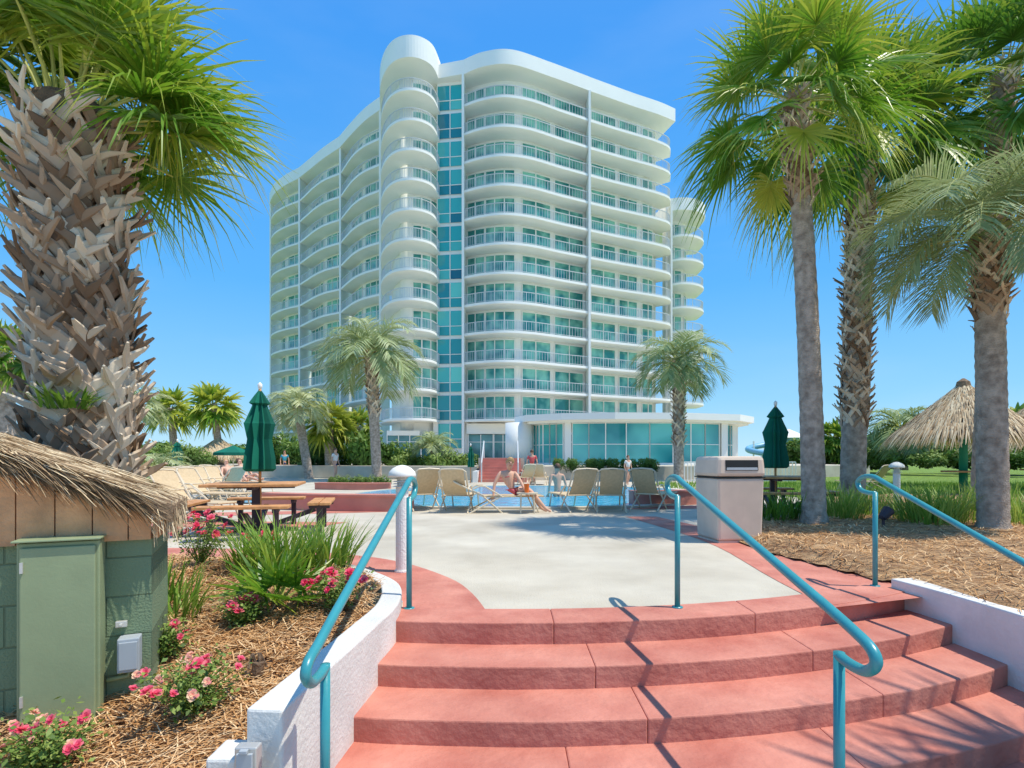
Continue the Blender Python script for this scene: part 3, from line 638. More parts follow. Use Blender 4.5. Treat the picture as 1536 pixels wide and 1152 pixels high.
def lounger(name,label,loc,rz,back=62,group=None):
    t=thing('sun_lounger',label,'sun lounger',loc,rz,group)
    mb=MB(); mb.box((0,.62,.34),(.52,1.24,.012))
    for s in(-1,1): mb.tube([(s*.285,0,.34),(s*.285,1.25,.34)],.018,6)
    mb.tube([(-.285,1.25,.34),(.285,1.25,.34)],.018,6); mb.build('seat','sling',t)
    c,s_=math.cos(R(back)),math.sin(R(back)); mb=MB(); L=.68
    N=6
    for i in range(N):
        def pt(x,u,o=0): sg=.05*math.sin(PI*u); return (x,-c*L*u+s_*sg*-1-o,.36+s_*L*u-c*sg*.5)
        for o in(0,-.012): mb.quad(pt(-.24,i/N,o),pt(.24,i/N,o),pt(.24,(i+1)/N,o),pt(-.24,(i+1)/N,o))
    bk=mb.build('backrest','sling',t)
    mb=MB(); mb.tube([(-.28,0,.34),(-.28,-c*L*.93,.36+s_*L*.93),(-.22,-c*L,.36+s_*L*1.02),(0,-c*L,.36+s_*L*1.05),(.22,-c*L,.36+s_*L*1.02),(.28,-c*L*.93,.36+s_*L*.93),(.28,0,.34)],.019,6); mb.tube([(-.28,-c*L*.4,.36+s_*L*.4-.03),(.28,-c*L*.4,.36+s_*L*.4-.03)],.012,5); mb.build('back_frame','frame',bk)
    for s in(-1,1):
        mb=MB(); mb.tube([(s*.31,.40,.33),(s*.31,.02,.56),(s*.31,-.1,.56),(s*.30,-.22,.5)],.017,6); mb.build('armrest','frame',t)
        for y0,y1 in((.35,-.30),(.0,.38),(1.0,1.15)):
            mb=MB(); mb.tube([(s*.30,y0,.34),(s*.30,y1,0)],.018,6); mb.build('leg','frame',t)
    return t
LG='beige sling sun loungers facing the pool'
pr=lounger('a','beige lounger by the pool, leftmost of the five seen from behind',(PX(636,12.4),12.4,0),R(24),52,LG)
for px,Y,rz,l in((684,12.0,-6,'second from the left of the five beige loungers seen from behind'),(869,12.1,14,'middle beige lounger of five, just right of the seated woman'),(916,12.1,-5,'fourth from the left of the five beige loungers seen from behind'),(972,12.5,-32,'rightmost of the five beige loungers seen from behind')):
    dup(pr,(PX(px,Y),Y,0),R(rz),l,LG)
flat=lounger('b','low beige lounger under the seated woman',(-.62,12.0,0),R(-82),25)
LG2='beige sun loungers in rows beyond the left picnic table'
sp=[(268,10.5,70),(262,14,60),(285,15.2,62),(305,16.4,60),(326,17.4,58),(345,18.5,55),(366,19.6,60),(290,20,65),(318,21,60),(300,13.2,75),(340,15,-110)]
for i,(px,Y,rz) in enumerate(sp):
    dup(pr,(PX(px,Y),Y,0),R(rz+180),'%s nearest beige lounger in the rows left of the green umbrella'%(words[i]) if i else 'nearest beige lounger, partly hidden behind the thatched hut',LG2)
for i,(px,Y,rz) in enumerate([(790,24.5,20),(808,24.8,-10),(1312,20,30)]):
    dup(pr,(PX(px,Y),Y,0),R(rz),['beige lounger across the pool below the pavilion, left one','beige lounger across the pool below the pavilion, right one','beige lounger on the far right between the palms'][i])
t=thing('side_table','small cream side table holding a drink beside the seated woman','side table',(PX(791,11.7),11.7,0))
mb=MB(); mb.tube([(0,0,.40),(0,0,.43)],.22,20); mb.build('table_top','frame',t)
for i in range(4):
    a=PI/4+i*PI/2; mb=MB(); mb.tube([(.18*math.cos(a),.18*math.sin(a),.40),(.2*math.cos(a),.2*math.sin(a),0)],.014,6); mb.build('leg','frame',t)
mb=MB(); mb.tube([(0,0,0),(0,0,.17),(0,0,.18)],[.042,.055,.056],14); mb.tube([(.01,0,.12),(.05,0,.30)],.006,5)
o=mb.build('drink_cup','orange'); o.location=(PX(790,11.65),11.65,.431); tag(o,'orange drink cup standing on the small side table','cup')

# ---------------------------------------------------------------- pool
pp=[(-3.4,13.4),(-1.5,12.9),(1.6,12.9),(3.4,13.6),(4.8,15.4),(6.2,18),(5.2,21.8),(1,23.4),(-2.6,23),(-4.2,21),(-5.0,18),(-4.6,15)]
pc=cat([p for p in pp]+[pp[0]],60)
g=MB(); g.quad(*[(p.x,p.y,.03) for p in pc[:-1]]); struct(g,'pool_water','water')
ce=V((0,17.5,0)); outc=[ce+(p-ce)*1.05 for p in pc]; inc=[ce+(p-ce)*.99 for p in pc]
mb=MB(); mb.strip(outc,inc,-.02,.045); tag(mb.build('pool_coping','cream'),'pale concrete rim around the swimming pool','pool edge')
def lowwall(pts,h,label,th=.35,m='poolwall',top='cream'):
    a,b=ribbon(cat(pts,20),th); t=thing('low_pool_wall',label,'wall',(pts[0][0],pts[0][1],0),world=True)
    mb=MB(); mb.strip(b,a,-.02,h); mb.build('wall_body',m,t); a,b=ribbon(cat(pts,20),th+.06)
    mb=MB(); mb.strip(b,a,h+.001,h+.04); mb.build('cap',m,t)
lowwall([(-5.6,12.9),(-3.9,12.35),(-2.15,12.2)],.32,'low red wall at the left end of the pool behind the loungers')
lowwall([(2.9,13.8),(4.2,14.0),(5.6,14.8)],.32,'low red wall at the right end of the pool behind the loungers')
lowwall([(-7.3,21.3),(-6,20.9),(-4.5,21)],.22,'red planter wall across the pool')
g=MB(); g.quad((-6.9,14.2,.034),(-4.9,14.2,.034),(-5.2,17,.034),(-8.0,17.4,.034)); struct(g,'spa_water','water')

# ---------------------------------------------------------------- people
def person(label,loc,rz,J,hairm='hair',cloth='bikini',top=None,name='person',sc=1,hands=True):
    t=thing('person',label,'person',loc,rz); t.scale=(sc,sc,sc)
    def skin(nodes,edges,nm,m,par,sub=2):
        me=bpy.data.meshes.new(nm); bm=bmesh.new(); L=bm.verts.layers.skin.verify(); vs=[]
        for i,(p,rr) in enumerate(nodes):
            v=bm.verts.new(p); v[L].radius=(rr,rr) if not isinstance(rr,tuple) else rr; v[L].use_root=(i==0); vs.append(v)
        for a,b in edges: bm.edges.new((vs[a],vs[b]))
        bm.to_mesh(me); bm.free(); me.materials.append(M[m]); o=bpy.data.objects.new(nm,me); C.objects.link(o); o.parent=par
        md=o.modifiers.new('s','SKIN'); md.use_smooth_shade=True; md.branch_smoothing=.4; q=o.modifiers.new('d','SUBSURF'); q.levels=sub-1; q.render_levels=sub-1
        return o
    g={k:V(v) for k,v in J.items()}
    nodes=[(g['pelvis'],.115)]; edges=[]; ix={'pelvis':0}
    def add(k,p,rr,par): nodes.append((p,rr)); ix[k]=len(nodes)-1; edges.append((ix[par],ix[k]))
    add('waist',g['pelvis'].lerp(g['chest'],.5),.10,'pelvis'); add('chest',g['chest'],.125,'waist'); add('neck',g['chest'].lerp(g['head'],.55),.05,'chest')
    hd=(g['head']-g['chest']).normalized(); add('jaw',g['head']-hd*.03,.07,'neck'); add('skull',g['head']+hd*.06,.088,'jaw'); add('crown',g['head']+hd*.125,.055,'skull')
    for s in'LR':
        add('sh'+s,g['sh'+s],.055,'chest'); add('el'+s,g['el'+s],.038,'sh'+s); add('wr'+s,g['wr'+s],.025,'el'+s)
        d=(g['wr'+s]-g['el'+s]).normalized(); side=d.cross(V((0,0,1))); side=side.normalized() if side.length>.1 else V((0,1,0))
        add('pa'+s,g['wr'+s]+d*.05,.028,'wr'+s)
        for k in range(5):
            off=side*(.022*(k-1.5)) if k<4 else side*-.05; l=[.06,.07,.065,.05,.035][k]
            b0=g['wr'+s]+d*(.085 if k<4 else .05)+off; add('f%d%s'%(k,s),b0,.009,'pa'+s); add('g%d%s'%(k,s),b0+d*l+V((0,0,-.012)),.007,'f%d%s'%(k,s))
        add('hip'+s,g['pelvis'].lerp(g['kn'+s],.2)+((g['hp'+s]-g['pelvis']) if 'hp'+s in g else V((0,0,0))),.085,'pelvis'); add('kn'+s,g['kn'+s],.055,'hip'+s)
        add('cf'+s,g['kn'+s].lerp(g['an'+s],.35),.052,'kn'+s); add('an'+s,g['an'+s],.035,'cf'+s); add('to'+s,g['to'+s],.028,'an'+s)
    b=skin(nodes,edges,'body','skin',t)
    fw=V(J.get('face',(0,-1,0))).normalized(); hc=g['head']+hd*.07-fw*.022; mb=MB(); sd=hd.cross(fw).normalized()
    N=12; K=7; vs=[];fs=[]
    for i in range(K+1):
        th=PI*.62*i/K
        for j in range(N):
            ph=2*PI*j/N; q=.104*math.sin(th)
            vs.append(hc+hd*(.115*math.cos(th))+fw*(q*math.cos(ph)*(.95 if math.cos(ph)<0 else .78))+sd*q*.9*math.sin(ph))
    fs=[(i*N+j,i*N+(j+1)%N,(i+1)*N+(j+1)%N,(i+1)*N+j) for i in range(K) for j in range(N)]; mb.add(vs,fs); mb.build('hair',hairm,t,smooth=True)
    mb=MB(); nz=g['head']+hd*.035+fw*.088; mb.tube([nz+hd*.025-fw*.015,nz+fw*.012,nz-fw*.012-hd*.006],[.006,.012,.006],6); mb.build('nose','skin',t,smooth=True)
    for s in(-1,1):
        mb=MB(); e=g['head']+hd*.055+fw*.083+sd*s*.03; mb.tube([e-fw*.01,e+fw*.004],[.012,.008],8); mb.build('eye','dark',t)
    mb=MB(); e=g['head']-hd*.005+fw*.078; mb.box(e,(.04,.012,.009),math.atan2(fw.y,fw.x)+PI/2); mb.build('mouth','bikini',t)
    hl_=g['pelvis'].lerp(g['knL'],.32); hr_=g['pelvis'].lerp(g['knR'],.32)
    if cloth: skin([(g['pelvis'],.128),(hl_,.098),(hr_,.098),(g['pelvis'].lerp(g['chest'],.22),.118)],[(0,1),(0,2),(0,3)],'shorts' if top!='b' else 'swim_bottom',cloth,t)
    if top=='b':
        c=g['pelvis'].lerp(g['chest'],.8); c2=g['pelvis'].lerp(g['chest'],1.02); skin([(c,.128),(c2,.137)],[(0,1)],'swim_top',cloth,t)
    elif top: skin([(g['pelvis'].lerp(g['chest'],.1),.127),(g['chest'],.142),(g['shL'],.068),(g['elL'].lerp(g['shL'],.4),.056),(g['shR'],.068),(g['elR'].lerp(g['shR'],.4),.056)],[(0,1),(1,2),(2,3),(1,4),(4,5)],'shirt',top,t)
    return t
sit=dict(pelvis=(0,0,.43),chest=(-.06,.04,.80),head=(-.02,-.02,1.02),shL=(-.22,.0,.86),elL=(-.34,-.06,.62),wrL=(-.36,-.12,.40),shR=(.10,.02,.86),elR=(.22,-.10,.66),wrR=(.30,-.2,.50),knL=(.38,-.14,.52),anL=(.72,-.2,.13),toL=(.84,-.26,.06),knR=(.34,.06,.56),anR=(.66,.08,.1),toR=(.78,.04,.05),face=(.2,-1,0))
person('woman in a coral bikini sitting sideways on a lounger by the pool',(-.03,11.95,-.03),0,sit,'hairblond','bikini','b')
stand=dict(pelvis=(0,0,.93),chest=(0,0,1.33),head=(0,-.01,1.58),shL=(-.18,0,1.42),elL=(-.26,.03,1.13),wrL=(-.25,-.06,.88),shR=(.18,0,1.42),elR=(.26,.03,1.13),wrR=(.26,-.05,.88),knL=(-.1,-.06,.49),anL=(-.1,.02,.08),toL=(-.11,-.1,.03),knR=(.1,.0,.49),anR=(.1,.14,.09),toR=(.11,.03,.03))
rec=dict(pelvis=(0,.1,.45),chest=(0,-.16,.78),head=(0,-.24,1.0),shL=(-.18,-.16,.85),elL=(-.28,.02,.62),wrL=(-.2,.2,.5),shR=(.18,-.16,.85),elR=(.28,.02,.62),wrR=(.2,.2,.5),knL=(-.1,.5,.62),anL=(-.1,.85,.42),toL=(-.1,.92,.5),knR=(.1,.52,.5),anR=(.1,.95,.42),toR=(.1,1.0,.52),face=(0,1,.2))
person('person in navy shorts standing beyond the loungers left of the tower',(PX(427,38),38,0),R(20),stand,'hair','navy','cyan')
person('person in white shirt walking by the planter across the pool',(PX(503,30),30,0),R(70),stand,'hair','navy','clothwhite')
person('person in coral swimsuit reclining on a lounger near the open umbrella',(PX(345,18.5),18.5,0),R(235),rec,'hairblond','bikini','b')
person('person in navy trunks reclining on a lounger in the left rows',(PX(366,19.6),19.6,0),R(240),rec,'hair','navy')
person('person with wet dark hair standing waist-deep in the pool',(PX(836,16.5),16.5,-.75),R(-160),stand,'hair','navy')
person('person in white top on the far pool side right of the loungers',(PX(942,25),25,0),R(30),stand,'hair','cyan','clothwhite',sc=.75)
person('person in coral shirt climbing near the red entrance stairs',(PX(798,26),26,-.0),R(180),stand,'hair','navy','bikini',sc=.9)
person('person in blue shirt standing under the thatched shelter',(PX(1466,19.5),19.5,.03),R(40),stand,'hair','navy','cyan',sc=.9)

# ---------------------------------------------------------------- tower building
B=thing('hotel_tower','tall white curved apartment tower with balconies and teal glass','building',(0,62,.8),world=True)
bays={
 'b1':([(-5.0,59.3),(-3.1,58.3),(-.8,57.75),(1.9,58.4),(5.2,60.2),(8.3,61.8)],[(-5.0,61.5),(-2.9,60.6),(-.6,60.1),(2.0,60.7),(5.1,62.5),(8.3,64.2)],44,[(-5.1,59.1),(-2.9,57.9),(0,57.6),(4.0,59.4),(8.45,61.7)]),
 'b2':([(8.6,61.95),(11.4,63.35),(14.1,64.6),(16.8,65.9),(18.7,67.3),(19.3,69.2)],[(8.6,64.3),(11,65.5),(13.4,66.8),(15.7,68.0),(17.1,69.0),(17.7,70.4)],44,[(8.45,61.7),(11.2,63.1),(14,64.5),(17.2,66.0),(19.4,67.3)]),
 'b3':([(19.9,71.6),(21.3,70.8),(23.3,71.4),(24.8,73.3),(25,77)],[(19.9,74.5),(21,74.0),(22.4,74.6),(23.2,75.8),(23.4,77.5)],26,[(19.7,71.0),(21.2,70.6),(23.4,71.2),(24.95,73.2),(25.1,77)]),
 'tw':([(-15.0,65.2),(-14.2,61.4),(-13.0,58.6),(-11.5,57.0),(-9.7,56.7),(-8.2,57.9),(-7.7,60.5)],[(-13.9,65.5),(-13.1,62.8),(-12.4,61.2),(-11.4,60.1),(-10.2,59.8),(-8.9,60.4),(-8.0,61.6)],36,None),
 'b4':([(-15.1,65.3),(-17.4,66.9),(-19.2,68.8),(-20.7,71.0),(-22.1,73.2)],[(-15.1,68),(-17.0,69.3),(-18.7,71.0),(-20.0,73),(-21.2,75)],30,[(-15,64.9),(-17.2,66.9),(-19.4,69.4),(-22.25,73.0)]),
 'b5':([(-22.3,73.4),(-24.8,75.0),(-26.8,76.9),(-28.6,79.0),(-30.3,81)],[(-22.3,76.0),(-24.2,77.2),(-26.2,79),(-27.6,80.9),(-29.4,83)],30,[(-22.25,73.0),(-25.2,75.6),(-27.8,78.2),(-30.5,80.9)]),
 'b6':([(-30.5,81.2),(-33.0,82.8),(-35.3,84.8),(-36.9,86.9),(-37.8,89)],[(-30.5,83.8),(-32.7,85.2),(-34.6,86.8),(-35.8,88.4),(-36.4,89.8)],26,[(-30.5,80.9),(-33.4,83.1),(-36,85.7),(-38.0,88.8)])}
Z0=5.33; FH=3.0; NF=12; ZT=Z0+FH*NF
def lerpc(c,u):
    u=max(0,min(.99999,u))*(len(c)-1); i=int(u); return c[i].lerp(c[i+1],u-i)
def clen(c): return sum((c[i+1]-c[i]).length for i in range(len(c)-1))
wins={'b1':[(.03,.20),(.21,.47),(.53,.74),(.77,.97)],'b2':[(.04,.28),(.32,.52),(.58,.78),(.82,.97)],'b3':[(.1,.45),(.55,.9)],'tw':[(.52,.97)],'b4':[(.06,.4),(.5,.94)],'b5':[(.06,.4),(.5,.94)],'b6':[(.06,.4),(.5,.94)]}
for key,(fp,bp_,n,rfp) in bays.items():
    nf=9 if key=='b3' else NF; zt0=Z0+FH*nf
    fr=cat(fp,n); bk=cat(bp_,n)
    slab=MB(); slab.strip(fr,bk,-.25,0)
    rl=MB(); L=clen(fr); k=int(L/.26)
    inset=[p+(q-p).normalized()*.12 for p,q in zip(fr,bk)]
    ra,rb=ribbon(inset,.08); rl.strip(rb,ra,1.02,1.08); ra,rb=ribbon(inset,.05); rl.strip(rb,ra,.10,.14)
    for i in range(k+1):
        p=lerpc(inset,i/k); w=.035 if i%8 else .07; rl.box((p.x,p.y,.55),(w,w,.92))
    gl=MB(); fm=MB(); LB_=clen(bk)
    for (u0,u1) in wins[key]:
        npn=max(2,int((u1-u0)*LB_/1.05)); h=2.5
        for i in range(npn):
            p=lerpc(bk,u0+(u1-u0)*i/npn); q=lerpc(bk,u0+(u1-u0)*(i+1)/npn); d=(q-p).normalized(); nrm=V((d.y,-d.x,0))
            if nrm.y>0: nrm=-nrm
            p2=p+nrm*.06; q2=q+nrm*.06
            gl.quad((p2.x,p2.y,.05),(q2.x,q2.y,.05),(q2.x,q2.y,h),(p2.x,p2.y,h),t=.5)
            for e in(p2,q2): fm.box((e.x+nrm.x*.03,e.y+nrm.y*.03,h/2),(.09,.09,h),math.atan2(d.y,d.x))
            m_=(p2+q2)/2+nrm*.03; fm.box((m_.x,m_.y,h+.03),((q2-p2).length,.09,.08),math.atan2(d.y,d.x))
    so=slab.build('balcony','bwhite',B); ro=rl.build('railing','rail',so); go=gl.build('balcony_door','glass',B); fo=fm.build('door_frame','bwhite',go)
    so.location.z=Z0; go.location.z=Z0
    for f in range(1,nf):
        s2=so.copy(); C.objects.link(s2); s2.location.z=Z0+FH*f; r2=ro.copy(); C.objects.link(r2); r2.parent=s2
        g2=go.copy(); C.objects.link(g2); g2.location.z=Z0+FH*f; f2=fo.copy(); C.objects.link(f2); f2.parent=g2
    wl=MB(); bk2=[p+V((0,.3,0)) for p in bk]; wl.strip(bk,bk2,.6,zt0); wl.build('facade_wall','bwhite',B)
    zt=zt0+1.5 if key!='tw' else ZT+2.2
    rf_=MB(); o2=cat(rfp,n) if rfp else [p+(p-q).normalized()*.12 for p,q in zip(fr,bk)]
    deep=[V((q.x*.9,q.y+9,0)) for q in bk]
    rf_.strip(o2,deep,zt0-.02-(.003 if key in('b2','b4','b6') else 0),zt-(.01 if key in('b2','b4') else 0)-(.02 if key in('b5',) else 0)); rf_.build('roof','bwhite',B)
# side wall of the front block above the lower rear wing
mb=MB(); mb.strip([V((17.5,70.2,0)),V((17.4,79.5,0))],[V((17.8,70.2,0)),V((17.7,79.5,0))],.6,ZT); mb.build('facade_wall','bwhite',B)
for x0,y0,x1,y1,zt in((-5.12,59.0,-5.12,63,0),(8.45,61.6,8.45,65,0),(-15.2,65.2,-15.0,69,0),(-22.2,73.1,-21.6,76.5,0),(-30.4,80.9,-29.8,84.5,0),(-37.9,88.8,-36.5,92,0),(19.5,69.2,19.5,73,-9)):
    mb=MB(); a=math.atan2(y1-y0,x1-x0); mb.box(((x0+x1)/2,(y0+y1)/2,(ZT+zt+.9)/2),(math.hypot(x1-x0,y1-y0),.24,ZT+zt-.9),a); mb.build('partition_wall','bwhite',B)
wr=random.Random(17)
for (xa,ya,xb,yb,nf) in((-8.0,60.5,-5.22,60.1,12),(19.6,70.4,20.3,72.0,9)):
    d=V((xb-xa,yb-ya,0)); L=d.length; d.normalize(); nrm=V((d.y,-d.x,0)); ang=math.atan2(d.y,d.x); zz0=Z0+nf*FH
    mb=MB(); c=V(((xa+xb)/2,(ya+yb)/2,0))-nrm*.3; mb.box((c.x,c.y,(zz0+1.4)/2+.3),(L,.4,zz0+.8),ang); mb.build('strip_wall','bwhite',B)
    for f in range(-1,nf):
        z=Z0+FH*f; g_=MB(); fm=MB()
        for i,(u0,u1) in enumerate(((.02,.49),(.53,.98))):
            p=V((xa,ya,0))+d*L*u0; q=V((xa,ya,0))+d*L*u1; w1=wr.random()
            for z0,z1,k in((.02,1.0,.15),(1.0,2.62,0)):
                g_.quad((p.x,p.y,z+z0),(q.x,q.y,z+z0),(q.x,q.y,z+z1),(p.x,p.y,z+z1),t=min(1,max(0,w1*.5+.5*wr.random()-k)))
        for u in(0.01,.51,.99):
            p=V((xa,ya,0))+d*L*u+nrm*.03; fm.box((p.x,p.y,z+1.3),(.08,.1,2.6),ang)
        p=c+nrm*.33; fm.box((p.x,p.y,z+1.0),(L,.08,.06),ang)
        g0=g_.build('window','striglass',B); fm.build('window_frame','bwhite',g0)
mb=MB(); mb.strip([V((-8.3,59.9,0)),V((-4.9,59.0,0))],[V((-8.3,69,0)),V((-4.9,69,0))],ZT+.02,ZT+1.48); mb.build('roof','bwhite',B)
mb=MB(); mb.tube([(-11.0,60.5,.6),(-11.0,60.5,ZT+1)],.95,24); mb.build('round_column','bwhite',B,smooth=True)
for x,y,h in((-11.5,60.5,2.2),(-11.2,60.8,1.4)): mb=MB(); mb.tube([(x,y,ZT+2.1),(x,y,ZT+2.1+h)],.07,5); mb.build('roof_antenna','steel',B)
for x,y in((2.4,60),(4.2,61)): mb=MB(); mb.tube([(x,y,ZT+1.4),(x,y,ZT+2.2)],.06,5); mb.box((x,y,ZT+2.2),(.5,.1,.2)); mb.build('roof_antenna','steel',B)
for x in(-15,-8.1,-4.9,-4.0,.2,3,8.4): mb=MB(); mb.box((x,60.3+max(0,x*.2),3.0),(.5,.5,4.4)); mb.build('ground_column','bwhite',B)
mb=MB(); mb.box((-2,59.9,4.4),(5.6,.5,1.1)); mb.build('lintel','bwhite',B)
mb=MB(); mb.box((-11.3,59.0,3.9),(3.4,.3,.5)); mb.build('lintel','bwhite',B)
for (xa,xb,y) in((-13,-8.3,59.1),(-4.6,-2.0,59.95),(-1.9,.0,59.95),(.5,8,60.1)):
    mb=MB(); mb.quad((xa,y,1.0),(xb,y,1.0),(xb,y,3.8),(xa,y,3.8)); w=mb.build('ground_window','glassdark',B); fm=MB(); k=max(2,int((xb-xa)/1.1))
    for i in range(k+1): fm.box((xa+(xb-xa)*i/k,y-.05,2.4),(.08,.08,2.8))
    fm.box(((xa+xb)/2,y-.05,3.0),(xb-xa,.06,.06)); fm.build('window_frame','bwhite',w)
g=MB(); g.prism([(-26,40),(-6,32),(-1.9,30.5),(-1.9,75),(-60,75)],-.02,.75); g.prism([(.7,30.5),(12,32),(24,38),(30,75),(.7,75)],-.02,.75); g.box((-.6,50,.6),(2.595,36,1.25)); struct(g,'terrace','cream')
t=thing('entrance_stairs','red staircase leading up to the tower entrance','stairs',(-.6,28,0),world=True)
for k in range(8):
    mb=MB(); mb.box((-.6,28.0+.3*k+1.0,(k+1)*.15/2),(2.1,2.0,(k+1)*.15)); 
    mb.build('step','poolwall',t)
for s in(-1,1):
    mb=MB(); mb.strip([V((-.6+s*1.2-.12,27.6,0)),V((-.6+s*1.2-.12,32,0))],[V((-.6+s*1.2+.12,27.6,0)),V((-.6+s*1.2+.12,32,0))],0,.55); mb.build('side_wall','white' if s<0 else 'poolwall',t)
    mb=MB(); mb.tube([(-.6+s*.9,27.8,0),(-.6+s*.9,27.8,.95),(-.6+s*.9,30.2,2.1),(-.6+s*.9,30.2,1.2)],.035,6); mb.build('handrail','rail',t)
# pavilion
PV=thing('glass_pavilion','low white pavilion with a flat roof and large teal windows','building',(9,42,.75),world=True)
re_=cat([(.2,43),(1.0,40.8),(3.4,39.2),(7,38.5),(11.9,38.8),(16.2,40.2),(18.2,42.6),(18.6,46)],49,True); rb_=[V((p.x*.8+2,54,0)) for p in re_]
mb=MB(); mb.strip(re_,rb_,3.88,4.34); mb.build('roof','bwhite',PV)
mb=MB(); ins=[p+(V((9,50,0))-p).normalized()*.4 for p in re_]; mb.strip(ins,[V((p.x*.8+2,53,0)) for p in ins],3.72,3.879); mb.build('soffit','bwhite',PV)
wv=cat([(1.5,42.6),(2.2,41.2),(3.7,40.1),(7,39.3),(11.8,39.5),(15.2,40.8),(16.8,42.8),(17.4,46)],84,True)
def seg(u0,u1,npn):
    gl=MB(); fm=MB()
    for i in range(npn):
        p=lerpc(wv,u0+(u1-u0)*i/npn); q=lerpc(wv,u0+(u1-u0)*(i+1)/npn); d=(q-p).normalized(); an=math.atan2(d.y,d.x)
        gl.quad((p.x,p.y,.85),(q.x,q.y,.85),(q.x,q.y,3.74),(p.x,p.y,3.74))
        for e in(p,q): fm.box((e.x,e.y,2.28),(.06,.12,2.88),an)
        for z in(.87,2.2,3.68): c=(p+q)/2; fm.box((c.x,c.y,z),((q-p).length,.09,.05),an)
    w=gl.build('window','glasslobby',PV); fm.build('window_frame','bwhite',w)
seg(.02,.28,6); seg(.31,.70,8); seg(.73,.83,3); seg(.86,.98,3)
for u in(.0,.295,.715,.845,.995):
    mb=MB(); p=lerpc(wv,u); mb.box((p.x,p.y,2.2),(.45,.5,3.1),.1); mb.build('column','bwhite',PV)
wi=[p+V((0,.25,0)) for p in wv]; wo=[p+V((0,-.12,0)) for p in wv]; mb2=MB(); mb2.strip(wo,wi,.5,.85); mb2.build('base_wall','bwhite',PV)
mb=MB(); mb.tube([(.55,42.5,.6),(.55,42.5,3.87)],1.05,30); mb.build('rounded_wall','bwhite',PV,smooth=True)
t=thing('white_fence','white picket railing in front of the pavilion and pool area','fence',(9,27,0),world=True)
xa,xb,y=8.2,13.5,27
for z in(1.0,.12): mb=MB(); mb.box(((xa+xb)/2,y,z),(xb-xa,.05,.055)); mb.build('rail','bwhite',t)
n=int((xb-xa)/.16)
for i in range(n+1): mb=MB(); mb.box((xa+(xb-xa)*i/n,y-.04,.55),(.03,.03,.9)); mb.build('picket','bwhite',t)
# water slide
t=thing('water_slide','distant pale blue and white water slide right of the pavilion','water slide',(PX(1160,75),75,0),world=True)
c=V((PX(1160,75),75,0)); pts=[c+V((3.2*math.cos(a),2.6*math.sin(a),3.9-.36*i)) for i,a in enumerate([k*.75 for k in range(10)])]
mb=MB(); mb.tube(cat(pts,50),.38,10); mb.build('flume','slideblue',t,smooth=True)
for x,y in((-2.6,0),(2.6,0),(0,2.2),(0,-2.2)): mb=MB(); mb.tube([c+V((x,y,0)),c+V((x,y,3.6))],.12,6); mb.build('support','bwhite',t)
mb=MB(); mb.tube([c+V((2.0,0,4.0)),c+V((2.0,0,5.2))],[2.6,.05],8); mb.build('canopy','bwhite',t)
# ---------------------------------------------------------------- palapas
def palapa(loc,label,Rr,zt,ze,seed,pole=True):
    t=thing('thatched_shelter',label,'shelter',loc); r=random.Random(seed)
    mb=MB(); mb.tube([(0,0,ze+.05),(0,0,zt-.12)],[Rr*.93,.08],20); rf=mb.build('roof','thatchbase',t)
    mb=MB()
    for i in range(4800):
        a=r.uniform(0,2*PI); u=r.random()**.6; q=Rr*u*.92; z=zt+(ze-zt)*u*.92+r.uniform(-.02,.06); d=V((math.cos(a+r.uniform(-.25,.25)),math.sin(a+r.uniform(-.25,.25)),(ze-zt)/Rr)).normalized()
        straw(mb,V((q*math.cos(a),q*math.sin(a),z)),d,r.uniform(.3,.6),.014,.25,r.random()*.75+.25,r)
    mb.build('thatch','thatch',rf)
    mb=MB(); mb.tube([(0,0,zt-.15),(0,0,zt+.02),(0,0,zt+.12)],[.2,.16,.03],10); mb.build('cap','thatchbase',rf)
    mb=MB(); mb.tube([(0,0,0),(0,0,zt-.3)],.11,12); mb.build('post','polegreen',t,smooth=True)
    mb=MB(); mb.tube([(0,0,.70),(0,0,.75)],.55,20); mb.build('table_ring','wood',t)
palapa((PX(1445,17),17,.03),'round thatched palm shelter on a green post on the lawn',1.95,3.4,1.7,1)
palapa((PX(1560,20),20,.03),'second thatched shelter cut off by the right edge',2.2,3.2,1.6,2)
palapa((PX(328,40),40,0),'far thatched shelter beyond the left loungers',1.9,2.7,1.3,3)
x=PX(1325,8.3); t=thing('ground_spotlight','small dark spotlight on the straw in front of the booted palm','spotlight',(x,8.3,hr(x,8.3)))
mb=MB(); mb.tube([(0,0,0),(0,0,.12)],.02,8); mb.build('stake','darkmetal',t)
mb=MB(); mb.tube([(-.02,0,.12),(-.02,0.0,.13),(.10,.03,.24)],[.04,.055,.085],12); mb.build('lamp_head','darkmetal',t)
mb=MB(); mb.tube([(.101,.0303,.241),(.103,.031,.243)],.07,12); mb.build('lens','boxgrey',t)

# ---------------------------------------------------------------- light, world, camera
sd=V((.45,-.10,1)).normalized()
sl=bpy.data.lights.new('sun','SUN'); sl.energy=4.5; sl.angle=R(.55); sl.color=(1,.94,.82); so=bpy.data.objects.new('sun',sl); C.objects.link(so); so.rotation_euler=(-sd).to_track_quat('-Z','Y').to_euler()
w=bpy.data.worlds.new('World'); scn.world=w; w.use_nodes=True; nt=w.node_tree; bg=nt.nodes['Background']
sk=nt.nodes.new('ShaderNodeTexSky'); sk.sky_type='NISHITA'; sk.sun_disc=False; sk.sun_elevation=math.asin(sd.z); sk.sun_rotation=math.atan2(sd.x,sd.y); sk.air_density=1.0; sk.dust_density=.2; sk.ozone_density=3
tc=nt.nodes.new('ShaderNodeTexCoord'); sx=nt.nodes.new('ShaderNodeSeparateXYZ'); nt.links.new(tc.outputs['Generated'],sx.inputs[0])
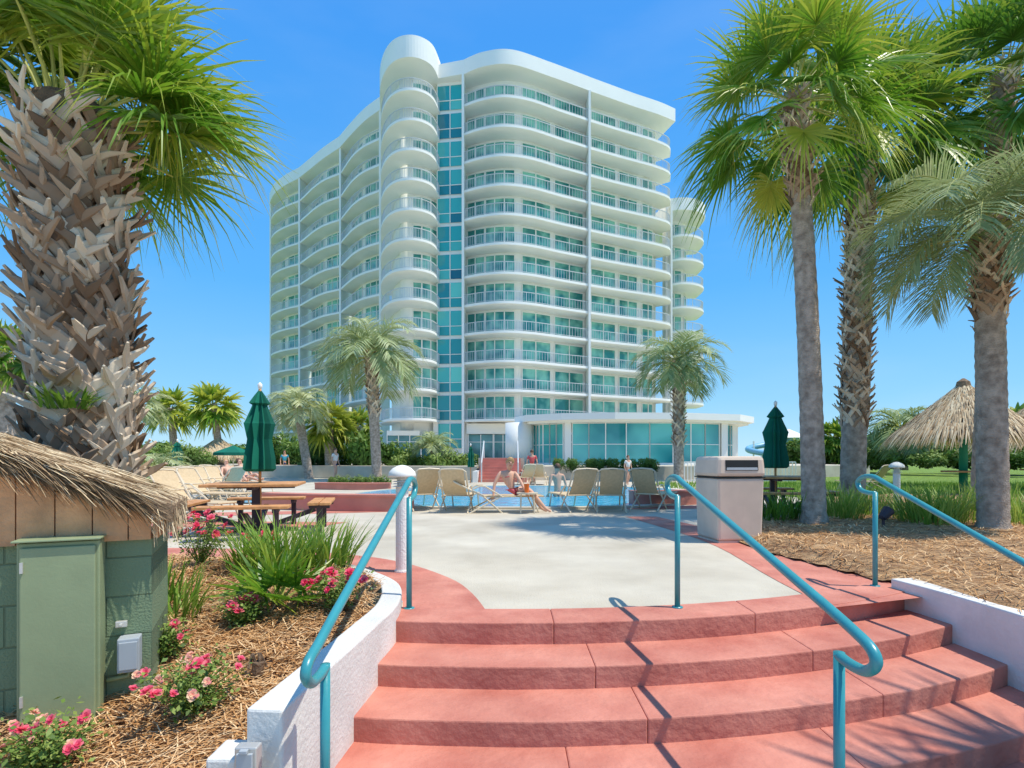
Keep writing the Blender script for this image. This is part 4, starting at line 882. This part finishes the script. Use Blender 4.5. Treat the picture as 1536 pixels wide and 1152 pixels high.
rp=nt.nodes.new('ShaderNodeValToRGB'); e=rp.color_ramp.elements; e[0].position=0; e[0].color=(.48,.78,.96,1); e[1].position=1; e[1].color=(.18,.38,.80,1)
for p_,c_ in((.10,(.25,.62,.97,1)),(.28,(.10,.46,.98,1)),(.6,(.055,.34,.93,1))): q=e.new(p_); q.color=c_
nt.links.new(sx.outputs['Z'],rp.inputs['Fac'])
mpn=nt.nodes.new('ShaderNodeMapping'); mpn.inputs['Scale'].default_value=(1.2,1.2,4); nt.links.new(tc.outputs['Generated'],mpn.inputs[0])
nz=nt.nodes.new('ShaderNodeTexNoise'); nz.inputs['Scale'].default_value=1.6; nz.inputs['Detail'].default_value=7; nt.links.new(mpn.outputs[0],nz.inputs[0])
cr=nt.nodes.new('ShaderNodeMapRange'); cr.inputs['From Min'].default_value=.5; cr.inputs['From Max'].default_value=.8; cr.inputs['To Max'].default_value=.12; nt.links.new(nz.outputs['Fac'],cr.inputs[0])
cm=nt.nodes.new('ShaderNodeMix'); cm.data_type='RGBA'; cm.inputs[7].default_value=(.75,.88,1,1); nt.links.new(cr.outputs[0],cm.inputs[0]); nt.links.new(rp.outputs[0],cm.inputs[6])
vm=nt.nodes.new('ShaderNodeVectorMath'); vm.operation='SCALE'; vm.inputs['Scale'].default_value=1.08/.15; nt.links.new(cm.outputs[2],vm.inputs[0])
mx=nt.nodes.new('ShaderNodeMix'); mx.data_type='RGBA'; mx.inputs[0].default_value=.88
nt.links.new(sk.outputs[0],mx.inputs[6]); nt.links.new(vm.outputs[0],mx.inputs[7]); nt.links.new(mx.outputs[2],bg.inputs['Color']); bg.inputs['Strength'].default_value=.15
cam=bpy.data.cameras.new('Camera'); co=bpy.data.objects.new('Camera',cam); C.objects.link(co); co.location=(0,0,EYE); co.rotation_euler=(R(90),0,0)
cam.sensor_width=36; cam.lens=36*F/1536; cam.shift_y=(HZ-576)/1536; cam.clip_end=6000; cam.clip_start=.05; scn.camera=co
scn.view_settings.view_transform='Standard'; scn.view_settings.look='None'; scn.view_settings.exposure=0
for o in C.objects:
    if '_w' in o: del o['_w']
